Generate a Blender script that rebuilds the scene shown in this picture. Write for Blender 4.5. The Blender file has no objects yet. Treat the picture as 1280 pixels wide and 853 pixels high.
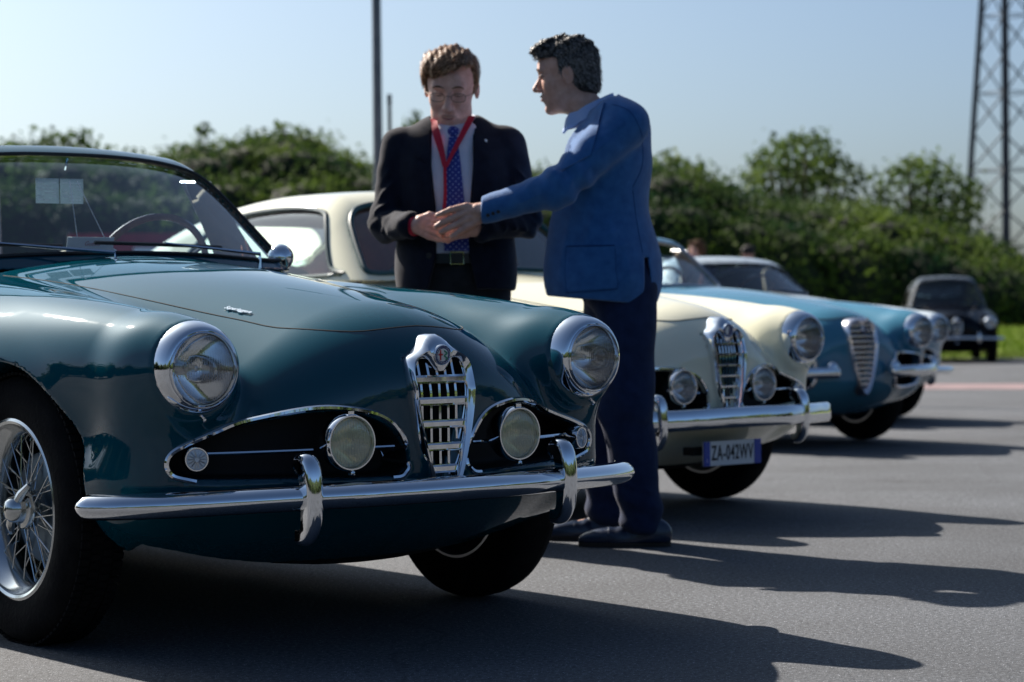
import bpy, math, random
import numpy as np
from mathutils import Vector, Matrix
random.seed(7); RNG = np.random.RandomState(5)
PI = math.pi
sc = bpy.context.scene
COL = sc.collection

# ------------------------------------------------------------------ camera
CAM_H = 0.83
cd = bpy.data.cameras.new('camera'); cam = bpy.data.objects.new('camera', cd); COL.objects.link(cam)
cd.sensor_width = 36.0; cd.lens = 36.0 * 2957.0 / 1280.0
cd.clip_start = 0.1; cd.clip_end = 5000
cam.matrix_world = (Matrix.Translation((0, 0, CAM_H)) @ Matrix.Rotation(math.radians(90 - 1.007), 4, 'X')
                    @ Matrix.Rotation(math.radians(-0.571), 4, 'Z'))
cd.dof.use_dof = True; cd.dof.focus_distance = 5.7; cd.dof.aperture_fstop = 4.7
sc.camera = cam

# ------------------------------------------------------------------ sky and sun
SUN_EL = math.radians(36.0); SUN_AZ = math.radians(-40.0)      # azimuth from +Y, negative = to the left
w = bpy.data.worlds.new('World'); sc.world = w; w.use_nodes = True
nt = w.node_tree; nt.nodes.clear()
sky = nt.nodes.new('ShaderNodeTexSky'); sky.sky_type = 'NISHITA'; sky.sun_disc = False
sky.sun_elevation = SUN_EL; sky.sun_rotation = SUN_AZ
sky.air_density = 0.6; sky.dust_density = 2.8; sky.ozone_density = 2.5; sky.altitude = 0
bg = nt.nodes.new('ShaderNodeBackground'); bg.inputs['Strength'].default_value = 0.05
wo = nt.nodes.new('ShaderNodeOutputWorld')
tint = nt.nodes.new('ShaderNodeMix'); tint.data_type = 'RGBA'; tint.blend_type = 'MULTIPLY'; tint.inputs[0].default_value = 1.0
tint.inputs[7].default_value = (.87, 1.03, 1.10, 1)       # the photograph's cool white balance
nt.links.new(sky.outputs[0], tint.inputs[6]); nt.links.new(tint.outputs[2], bg.inputs[0]); nt.links.new(bg.outputs[0], wo.inputs[0])
sd = bpy.data.lights.new('sun', 'SUN'); sd.energy = 5.0; sd.angle = math.radians(0.5); sd.color = (1.0, 0.905, 0.80)
sun = bpy.data.objects.new('sun', sd); COL.objects.link(sun)
to_sun = Vector((math.sin(SUN_AZ) * math.cos(SUN_EL), math.cos(SUN_AZ) * math.cos(SUN_EL), math.sin(SUN_EL)))
sun.rotation_euler = to_sun.to_track_quat('Z', 'Y').to_euler()
sun.location = to_sun * 60
vs = sc.view_settings; vs.view_transform = 'Standard'; vs.look = 'None'; vs.exposure = 1.15; vs.gamma = 1.0
vs.use_curve_mapping = False

def ground_z(y):
    return 0.0 if y < 8 else -0.0100 * (y - 8) if y < 60 else -0.52

# ------------------------------------------------------------------ materials
def mat(name, base=(.5, .5, .5), rough=.5, metal=0.0, spec=.5, coat=0.0, coat_rough=.03, trans=0.0, ior=1.45, sheen=0.0, alpha=1.0):
    m = bpy.data.materials.new(name); m.use_nodes = True
    b = m.node_tree.nodes['Principled BSDF']
    b.inputs['Base Color'].default_value = (*base, 1); b.inputs['Roughness'].default_value = rough
    b.inputs['Metallic'].default_value = metal; b.inputs['Specular IOR Level'].default_value = spec
    b.inputs['Coat Weight'].default_value = coat; b.inputs['Coat Roughness'].default_value = coat_rough
    b.inputs['Transmission Weight'].default_value = trans; b.inputs['IOR'].default_value = ior
    b.inputs['Sheen Weight'].default_value = sheen; b.inputs['Alpha'].default_value = alpha
    return m

def nodes(m):
    t = m.node_tree; return t, t.nodes['Principled BSDF'], t.nodes.new, t.links.new

def vary(m, c0, c1, scale=20, detail=6, bump=0.0, bscale=None, rough=None, coord='Object', dist=.01):
    """noise-mixed base colour plus optional fine bump"""
    t, b, N, L = nodes(m)
    tc = N('ShaderNodeTexCoord'); n = N('ShaderNodeTexNoise'); n.inputs['Scale'].default_value = scale
    n.inputs['Detail'].default_value = detail
    r = N('ShaderNodeValToRGB'); r.color_ramp.elements[0].color = (*c0, 1); r.color_ramp.elements[1].color = (*c1, 1)
    r.color_ramp.elements[0].position = .3; r.color_ramp.elements[1].position = .7
    L(tc.outputs[coord], n.inputs['Vector']); L(n.outputs['Fac'], r.inputs[0]); L(r.outputs[0], b.inputs['Base Color'])
    if bump:
        n2 = N('ShaderNodeTexNoise'); n2.inputs['Scale'].default_value = bscale or scale * 4; n2.inputs['Detail'].default_value = 8
        bp = N('ShaderNodeBump'); bp.inputs['Strength'].default_value = bump; bp.inputs['Distance'].default_value = dist
        L(tc.outputs[coord], n2.inputs['Vector']); L(n2.outputs['Fac'], bp.inputs['Height']); L(bp.outputs[0], b.inputs['Normal'])
    if rough:
        mr = N('ShaderNodeMapRange'); mr.inputs['To Min'].default_value = rough[0]; mr.inputs['To Max'].default_value = rough[1]
        L(n.outputs['Fac'], mr.inputs[0]); L(mr.outputs[0], b.inputs['Roughness'])
    return m

def paint(name, c, spec=.0, coat=1.0):
    m = mat(name, c, .45, 0.0, spec, coat, .015); m.node_tree.nodes['Principled BSDF'].inputs['Coat IOR'].default_value = 1.52
    t, b, N, L = nodes(m)
    # a touch of orange peel and road dust
    tc = N('ShaderNodeTexCoord'); n = N('ShaderNodeTexNoise'); n.inputs['Scale'].default_value = 3.0; n.inputs['Detail'].default_value = 4
    mx = N('ShaderNodeMix'); mx.data_type = 'RGBA'
    mx.inputs[6].default_value = (*c, 1); mx.inputs[7].default_value = (*[min(1, v * 1.15 + .002) for v in c], 1)
    L(tc.outputs['Object'], n.inputs['Vector']); L(n.outputs['Fac'], mx.inputs[0]); L(mx.outputs[2], b.inputs['Base Color'])
    n2 = N('ShaderNodeTexNoise'); n2.inputs['Scale'].default_value = 9.0; n2.inputs['Detail'].default_value = 1
    bp = N('ShaderNodeBump'); bp.inputs['Strength'].default_value = .05; bp.inputs['Distance'].default_value = .004
    L(tc.outputs['Object'], n2.inputs['Vector']); L(n2.outputs['Fac'], bp.inputs['Height']); L(bp.outputs[0], b.inputs['Coat Normal'])
    n3 = N('ShaderNodeTexNoise'); n3.inputs['Scale'].default_value = 40.0; n3.inputs['Detail'].default_value = 6
    mr = N('ShaderNodeMapRange'); mr.inputs['To Min'].default_value = .01; mr.inputs['To Max'].default_value = .05
    L(tc.outputs['Object'], n3.inputs['Vector']); L(n3.outputs['Fac'], mr.inputs[0]); L(mr.outputs[0], b.inputs['Coat Roughness'])
    return m

M = {}
M['teal'] = paint('dark_teal_paint', (.0004, .050, .076))
M['cream'] = paint('cream_paint', (.76, .75, .58))
M['lightblue'] = paint('light_blue_paint', (.045, .17, .26))
M['darkpaint'] = paint('midnight_paint', (.002, .003, .006), .0, .3)
M['rose'] = paint('rose_grey_paint', (.035, .05, .10))
M['chrome'] = mat('chrome', (.86, .87, .89), .045, 1.0)
t_, b_, N_, L_ = nodes(M['chrome'])
tc_ = N_('ShaderNodeTexCoord'); n_ = N_('ShaderNodeTexNoise'); n_.inputs['Scale'].default_value = 35; n_.inputs['Detail'].default_value = 5
mr_ = N_('ShaderNodeMapRange'); mr_.inputs['To Min'].default_value = .02; mr_.inputs['To Max'].default_value = .09
L_(tc_.outputs['Object'], n_.inputs['Vector']); L_(n_.outputs['Fac'], mr_.inputs[0]); L_(mr_.outputs[0], b_.inputs['Roughness'])
M['satin'] = mat('satin_alloy', (.55, .56, .58), .28, 1.0)
M['reflector'] = mat('lamp_reflector', (.93, .93, .94), .04, 1.0)
M['black'] = mat('black_void', (.004, .005, .007), .7)
M['rubber'] = vary(mat('tyre_rubber', (.012, .012, .013), .95, spec=.15), (.004, .004, .005), (.011, .011, .011), 14, 5, .3, 90)
M['seam'] = mat('shut_line_gap', (.002, .004, .006), .9)
M['trimrubber'] = mat('window_rubber', (.01, .011, .013), .45)
M['leather'] = vary(mat('seat_leather', (.35, .3, .22), .5), (.26, .21, .15), (.36, .30, .22), 8, 4, .2, 120)
M['darktrim'] = vary(mat('dark_interior', (.015, .02, .025), .6), (.012, .016, .02), (.025, .03, .035), 12, 4)
M['wood'] = vary(mat('steering_wood', (.12, .04, .015), .25, coat=.6), (.16, .05, .025), (.30, .12, .06), 30, 5)
M['card'] = mat('white_card', (.88, .87, .90), .6)
M['redink'] = mat('red_ink', (.45, .02, .04), .6)
M['badgewhite'] = mat('badge_white', (.72, .72, .70), .3, coat=.5)
M['badgered'] = mat('badge_red', (.55, .015, .02), .3, coat=.5)
M['badgegreen'] = mat('badge_green', (.02, .28, .14), .3, coat=.5)
M['badgeblue'] = mat('badge_blue', (.02, .05, .16), .3, coat=.5)
M['plateblue'] = mat('plate_blue', (.01, .06, .42), .35, coat=.3)
M['platewhite'] = mat('plate_white', (.72, .73, .74), .4, coat=.2)
M['ink'] = mat('black_ink', (.012, .012, .016), .5)

M['lining_red'] = vary(mat('maroon_lining', (.10, .012, .02), .8), (.06, .008, .014), (.14, .02, .03), 6, 3)
M['frameteal'] = mat('teal_rubber_seal', (.01, .05, .06), .3)
def glass(name, tint=(1, 1, 1), refl=1.0):
    """thin pane: clear transmission with a Fresnel mirror on top"""
    m = bpy.data.materials.new(name); m.use_nodes = True
    t = m.node_tree; t.nodes.clear(); N = t.nodes.new; L = t.links.new
    tr = N('ShaderNodeBsdfTransparent'); tr.inputs[0].default_value = (*tint, 1)
    gl = N('ShaderNodeBsdfGlossy'); gl.inputs['Roughness'].default_value = .01; gl.inputs[0].default_value = (refl, refl, refl, 1)
    fr = N('ShaderNodeFresnel'); fr.inputs[0].default_value = 1.52
    mx = N('ShaderNodeMixShader'); o = N('ShaderNodeOutputMaterial')
    ad = N('ShaderNodeMath'); ad.operation = 'MULTIPLY'; ad.inputs[1].default_value = 1.7; ad.use_clamp = True
    L(fr.outputs[0], ad.inputs[0]); L(ad.outputs[0], mx.inputs[0]); L(tr.outputs[0], mx.inputs[1]); L(gl.outputs[0], mx.inputs[2]); L(mx.outputs[0], o.inputs[0])
    return m
M['glass'] = glass('window_glass', (.72, .90, .97))
M['clearglass'] = glass('clear_glass', (.93, .95, .95))

def ribbed(name, tint, scale=520):
    """lamp lens: dielectric with vertical fluting"""
    m = mat(name, tint, .04, 0, .5, trans=1.0, ior=1.45)
    t, b, N, L = nodes(m)
    tc = N('ShaderNodeTexCoord'); wv = N('ShaderNodeTexWave'); wv.wave_type = 'BANDS'; wv.bands_direction = 'Y'
    wv.inputs['Scale'].default_value = scale / 6.28 ; wv.inputs['Distortion'].default_value = 0.0
    bp = N('ShaderNodeBump'); bp.inputs['Strength'].default_value = .8; bp.inputs['Distance'].default_value = .0012
    L(tc.outputs['Object'], wv.inputs['Vector']); L(wv.outputs['Fac'], bp.inputs['Height']); L(bp.outputs[0], b.inputs['Normal'])
    return m
# ------------------------------------------------------------------ mesh + scene-graph helpers
def link(o, parent=None):
    COL.objects.link(o)
    if parent is not None: o.parent = parent
    return o

def tag(o, label=None, cat=None, group=None, kind=None):
    if label: o['label'] = label
    if cat: o['category'] = cat
    if group: o['group'] = group
    if kind: o['kind'] = kind
    return o

def empty(name, loc=(0, 0, 0), rz=0.0, label=None, cat=None, group=None, kind=None):
    o = bpy.data.objects.new(name, None); o.location = loc; o.rotation_euler = (0, 0, rz)
    o.empty_display_size = .2
    link(o); return tag(o, label, cat, group, kind)

def mesh_np(name, V, Fc, m, parent=None, nrm=None, smooth=True):
    """V (n,3) array, Fc (m,k) array of equal-size polygons"""
    V = np.asarray(V, np.float32); Fc = np.asarray(Fc, np.int32)
    me = bpy.data.meshes.new(name)
    nv, (nf, k) = len(V), Fc.shape
    me.vertices.add(nv); me.vertices.foreach_set('co', V.ravel())
    me.loops.add(nf * k); me.loops.foreach_set('vertex_index', Fc.ravel())
    me.polygons.add(nf); me.polygons.foreach_set('loop_start', np.arange(nf, dtype=np.int32) * k)
    me.update(calc_edges=True)
    me.polygons.foreach_set('use_smooth', np.full(nf, smooth))
    if nrm is not None: me.normals_split_custom_set_from_vertices(np.asarray(nrm, np.float32))
    me.materials.append(m)
    return link(bpy.data.objects.new(name, me), parent)

class MB:
    """collects simple shapes, links them as ONE mesh"""
    def __init__(s): s.v = []; s.f = []
    def add(s, V, F):
        n = len(s.v); s.v += [tuple(p) for p in V]; s.f += [tuple(i + n for i in f) for f in F]; return s
    def box(s, c, d, rot=None):
        P = [Vector((x * d[0] / 2, y * d[1] / 2, z * d[2] / 2)) for x in (-1, 1) for y in (-1, 1) for z in (-1, 1)]
        if rot: P = [rot @ p for p in P]
        P = [p + Vector(c) for p in P]
        return s.add(P, [(0, 1, 3, 2), (4, 6, 7, 5), (0, 4, 5, 1), (2, 3, 7, 6), (0, 2, 6, 4), (1, 5, 7, 3)])
    def lathe(s, prof, origin=(0, 0, 0), axis=(1, 0, 0), n=48, scale=(1, 1)):
        """prof: list of (radius, along axis)"""
        ax = Vector(axis).normalized(); up = Vector((0, 0, 1)) if abs(ax.z) < .9 else Vector((1, 0, 0))
        u = up.cross(ax).normalized(); v = ax.cross(u); o = Vector(origin)
        V = []
        for r, a in prof:
            for i in range(n):
                t = 2 * PI * i / n
                V.append(o + ax * a + u * (math.cos(t) * r * scale[0]) + v * (math.sin(t) * r * scale[1]))
        F = []
        for j in range(len(prof) - 1):
            for i in range(n):
                k = (i + 1) % n; F.append((j * n + i, j * n + k, (j + 1) * n + k, (j + 1) * n + i))
        return s.add(V, F)
    def tube(s, pts, r, n=8, closed=False, cap=True, flat=None):
        """round (or flat=(width,height) with up vector list) tube along pts"""
        P = [Vector(p) for p in pts]; m = len(P)
        if m < 2: return s
        rr = r if hasattr(r, '__len__') else [r] * m
        up = None; V = []
        for i in range(m):
            a = P[(i - 1) % m] if (closed or i > 0) else P[i]; b = P[(i + 1) % m] if (closed or i < m - 1) else P[i]
            t = (b - a)
            t = t.normalized() if t.length > 1e-9 else Vector((1, 0, 0))
            if up is None: up = Vector((0, 0, 1)) if abs(t.z) < .9 else Vector((1, 0, 0))
            u = (up - t * up.dot(t))
            u = u.normalized() if u.length > 1e-6 else t.orthogonal().normalized()
            v = t.cross(u); up = u
            for k in range(n):
                an = 2 * PI * k / n
                V.append(P[i] + u * (math.cos(an) * rr[i]) + v * (math.sin(an) * rr[i]))
        F = []
        for i in range(m if closed else m - 1):
            j = (i + 1) % m
            for k in range(n):
                l = (k + 1) % n; F.append((i * n + k, i * n + l, j * n + l, j * n + k))
        if cap and not closed:
            F.append(tuple(range(n - 1, -1, -1))); F.append(tuple((m - 1) * n + k for k in range(n)))
        return s.add(V, F)
    def sweep(s, pts, ups, prof, closed=False, cap=True, side=None):
        """sweep a 2D profile [(across, out)] along pts; ups = outward direction per point"""
        P = [Vector(p) for p in pts]; m = len(P); n = len(prof); V = []
        for i in range(m):
            a = P[(i - 1) % m] if (closed or i > 0) else P[i]; b = P[(i + 1) % m] if (closed or i < m - 1) else P[i]
            t = (b - a); t = t.normalized() if t.length > 1e-9 else Vector((1, 0, 0))
            o = Vector(ups[i]); o = (o - t * o.dot(t)).normalized(); c = t.cross(o)
            sc_ = side[i] if side is not None else 1.0
            for (x, y) in prof: V.append(P[i] + c * x * sc_ + o * y * sc_)
        F = []
        for i in range(m if closed else m - 1):
            j = (i + 1) % m
            for k in range(n):
                l = (k + 1) % n; F.append((i * n + k, i * n + l, j * n + l, j * n + k))
        if cap and not closed:
            F.append(tuple(range(n - 1, -1, -1))); F.append(tuple((m - 1) * n + k for k in range(n)))
        return s.add(V, F)
    def build(s, name, m, parent=None, smooth=True, angle=35, me=None):
        me = bpy.data.meshes.new(name); me.from_pydata([tuple(v) for v in s.v], [], s.f); me.update()
        me.polygons.foreach_set('use_smooth', [smooth] * len(me.polygons))
        if smooth and angle: me.set_sharp_from_angle(angle=math.radians(angle))
        me.materials.append(m)
        return link(bpy.data.objects.new(name, me), parent)

def share(name, me, parent, loc=(0, 0, 0), rot=(0, 0, 0), scale=(1, 1, 1)):
    o = bpy.data.objects.new(name, me); o.location = loc; o.rotation_euler = rot; o.scale = scale
    return link(o, parent)

# ------------------------------------------------------------------ implicit-surface mesher
def spline(xs, ys, n=3000):
    """C2 natural cubic spline as a dense lookup"""
    xs = np.asarray(xs, float); ys = np.asarray(ys, float); m = len(xs); h = np.diff(xs)
    A = np.eye(m); B = np.zeros(m)
    for i in range(1, m - 1):
        A[i, i - 1] = h[i - 1]; A[i, i] = 2 * (h[i - 1] + h[i]); A[i, i + 1] = h[i]
        B[i] = 6 * ((ys[i + 1] - ys[i]) / h[i] - (ys[i] - ys[i - 1]) / h[i - 1])
    k = np.linalg.solve(A, B)
    X = np.linspace(xs[0], xs[-1], n); j = np.clip(np.searchsorted(xs, X) - 1, 0, m - 2)
    t = X - xs[j]; hh = h[j]; u = xs[j + 1] - X
    Y = (k[j] * u ** 3 + k[j + 1] * t ** 3) / (6 * hh) + (ys[j] / hh - k[j] * hh / 6) * u + (ys[j + 1] / hh - k[j + 1] * hh / 6) * t
    return lambda q: np.interp(q, X, Y)

def smin(a, b, k):
    h = np.clip(.5 + .5 * (b - a) / k, 0, 1); return b + (a - b) * h - k * h * (1 - h)
def smax(a, b, k): return -smin(-a, -b, k)
def cone(P, a, b, ra, rb, flat=None):
    x, y, z = P; a = np.asarray(a, float); d = np.asarray(b, float) - a; L = d @ d + 1e-12
    px, py, pz = x - a[0], y - a[1], z - a[2]
    t = np.clip((px * d[0] + py * d[1] + pz * d[2]) / L, 0, 1)
    ex, ey, ez = px - t * d[0], py - t * d[1], pz - t * d[2]
    if flat is not None:        # squash along a direction: flat=(vector, factor)
        fv, ff = flat; q = ex * fv[0] + ey * fv[1] + ez * fv[2]; g = 1 / ff - 1
        ex, ey, ez = ex + fv[0] * q * g, ey + fv[1] * q * g, ez + fv[2] * q * g
    return np.sqrt(ex * ex + ey * ey + ez * ez) - (ra + (rb - ra) * t)
def ell(P, c, r, R=None):
    x, y, z = P[0] - c[0], P[1] - c[1], P[2] - c[2]
    if R is not None: x, y, z = (R[0][i] * x + R[1][i] * y + R[2][i] * z for i in range(3))   # R columns = local axes
    k0 = np.sqrt((x / r[0]) ** 2 + (y / r[1]) ** 2 + (z / r[2]) ** 2) + 1e-9
    k1 = np.sqrt((x / r[0] ** 2) ** 2 + (y / r[1] ** 2) ** 2 + (z / r[2] ** 2) ** 2) + 1e-9
    return k0 * (k0 - 1) / k1

def grad(F, V, e=.0015):
    g = np.empty_like(V)
    for a in range(3):
        d = np.zeros(3); d[a] = e
        g[:, a] = (F(*(V + d).T) - F(*(V - d).T)) / (2 * e)
    return g

def surf(F, lo, hi, h, B=6, thr=1.7, newton=4, eps=.002):
    lo = np.asarray(lo, float); hi = np.asarray(hi, float)
    nb = np.ceil((hi - lo) / (h * B)).astype(int)
    gx, gy, gz = [lo[i] + (np.arange(nb[i]) + .5) * B * h for i in range(3)]
    G = np.meshgrid(gx, gy, gz, indexing='ij')
    C = F(G[0].ravel(), G[1].ravel(), G[2].ravel()).reshape(nb)
    act = np.abs(C) < thr * B * h
    S = np.repeat(np.repeat(np.repeat(C < 0, B, 0), B, 1), B, 2)
    ib = np.argwhere(act)
    o = np.stack(np.meshgrid(*[np.arange(B)] * 3, indexing='ij'), -1).reshape(-1, 3)
    for c0 in range(0, len(ib), 4000):
        I = (ib[c0:c0 + 4000, None, :] * B + o[None]).reshape(-1, 3)
        P = lo + I * h
        S[I[:, 0], I[:, 1], I[:, 2]] = F(P[:, 0], P[:, 1], P[:, 2]) < 0
    c = np.zeros(tuple(np.array(S.shape) - 1), np.int8)
    for a in (0, 1):
        for b in (0, 1):
            for d in (0, 1):
                c += S[a:S.shape[0] - 1 + a, b:S.shape[1] - 1 + b, d:S.shape[2] - 1 + d]
    cells = np.argwhere((c > 0) & (c < 8))
    idx = np.full(c.shape, -1, np.int32); idx[cells[:, 0], cells[:, 1], cells[:, 2]] = np.arange(len(cells))
    V = lo + (cells + .5) * h; V0 = V.copy()
    for it in range(newton):
        f = F(*V.T); g = np.stack([(F(*(V + d_).T) - f) / eps for d_ in np.eye(3) * eps], 1); L = (g * g).sum(1) + 1e-9
        st = -(f / L)[:, None] * g
        n = np.linalg.norm(st, axis=1, keepdims=True); st *= np.minimum(1, .6 * h / np.maximum(n, 1e-12)); V = V + st
    d = V - V0; n = np.linalg.norm(d, axis=1, keepdims=True); V = V0 + d * np.minimum(1, 1.0 * h / np.maximum(n, 1e-12))
    Q = []
    for a in range(3):
        s0 = [slice(None)] * 3; s1 = [slice(None)] * 3; s0[a] = slice(0, -1); s1[a] = slice(1, None)
        A, Bb = S[tuple(s0)], S[tuple(s1)]
        e = np.argwhere(A != Bb); o1, o2 = (a + 1) % 3, (a + 2) % 3
        ok = (e[:, o1] > 0) & (e[:, o2] > 0) & (e[:, o1] < c.shape[o1]) & (e[:, o2] < c.shape[o2]); e = e[ok]
        ins = A[e[:, 0], e[:, 1], e[:, 2]]
        def cell(d1, d2):
            q = e.copy(); q[:, o1] -= d1; q[:, o2] -= d2; return idx[q[:, 0], q[:, 1], q[:, 2]]
        q = np.stack([cell(1, 1), cell(0, 1), cell(0, 0), cell(1, 0)], 1)
        q[~ins] = q[~ins][:, ::-1]; Q.append(q)
    Q = np.concatenate(Q); Q = Q[(Q >= 0).all(1)]
    g = grad(F, V, eps); g /= np.linalg.norm(g, axis=1, keepdims=True) + 1e-9
    return V, Q, g

def part_of(name, data, keep, m, parent, flip=False):
    V, Q, N = data; Q = Q[keep]; u, inv = np.unique(Q, return_inverse=True)
    return mesh_np(name, V[u], inv.reshape(Q.shape), m, parent, N[u])

def poly_sdf(X, Y, poly):
    p = np.asarray(poly, float); d = np.full(X.shape, 1e9); ins = np.zeros(X.shape, bool)
    for i in range(len(p)):
        a, b = p[i], p[(i + 1) % len(p)]; e = b - a; wx, wy = X - a[0], Y - a[1]
        t = np.clip((wx * e[0] + wy * e[1]) / (e @ e + 1e-12), 0, 1)
        d = np.minimum(d, (wx - e[0] * t) ** 2 + (wy - e[1] * t) ** 2)
        c = ((a[1] <= Y) & (b[1] > Y)) | ((b[1] <= Y) & (a[1] > Y))
        ins ^= c & (X < a[0] + (Y - a[1]) * e[0] / (e[1] if abs(e[1]) > 1e-12 else 1e-12))
    d = np.sqrt(d); return np.where(ins, -d, d)

def poly_lut(poly, pad=.25, res=.004):
    """signed distance to a polygon as a bilinear table"""
    p = np.asarray(poly, float); lo = p.min(0) - pad; hi = p.max(0) + pad; n = np.ceil((hi - lo) / res).astype(int) + 1
    g = [lo[i] + np.arange(n[i]) * res for i in (0, 1)]; A, B = np.meshgrid(g[0], g[1], indexing='ij'); T = poly_sdf(A.ravel(), B.ravel(), p).reshape(A.shape)
    def f(X, Y):
        u = (X - lo[0]) / res; v = (Y - lo[1]) / res
        uc = np.clip(u, 0, n[0] - 1.001); vc = np.clip(v, 0, n[1] - 1.001); i = uc.astype(int); j = vc.astype(int); a = uc - i; b = vc - j
        q = (T[i, j] * (1 - a) + T[i + 1, j] * a) * (1 - b) + (T[i, j + 1] * (1 - a) + T[i + 1, j + 1] * a) * b
        return q + (np.abs(u - uc) + np.abs(v - vc)) * res
    return f

def smooth_poly(pts, n=8, closed=True):
    """Catmull-Rom through pts"""
    P = np.asarray(pts, float); m = len(P); out = []
    for i in range(m if closed else m - 1):
        p0, p1, p2, p3 = [P[(i + k) % m] if closed else P[min(max(i + k, 0), m - 1)] for k in (-1, 0, 1, 2)]
        for j in range(n):
            t = j / n
            out.append(.5 * ((2 * p1) + (-p0 + p2) * t + (2 * p0 - 5 * p1 + 4 * p2 - p3) * t * t + (-p0 + 3 * p1 - 3 * p2 + p3) * t ** 3))
    if not closed: out.append(P[-1])
    return np.array(out)

def march(F, O, D, t0=0.0, t1=3.0, n=400):
    """first hit of F along rays O + t D (vectorised); returns points"""
    O = np.atleast_2d(O).astype(float); D = np.broadcast_to(np.asarray(D, float), O.shape)
    t = np.full(len(O), t0); hit = np.zeros(len(O), bool); st = (t1 - t0) / n
    for k in range(n):
        P = O + t[:, None] * D; f = F(*P.T); hit |= f < 0
        if hit.all(): break
        t = np.where(hit, t, t + st)
    a, b = t - st, t.copy()
    for k in range(14):
        m_ = (a + b) / 2; f = F(*(O + m_[:, None] * D).T); a = np.where(f < 0, a, m_); b = np.where(f < 0, m_, b)
    return O + b[:, None] * D
def normal_at(F, P, e=.002):
    g = grad(F, np.atleast_2d(P), e); return g / (np.linalg.norm(g, axis=1, keepdims=True) + 1e-9)
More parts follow.
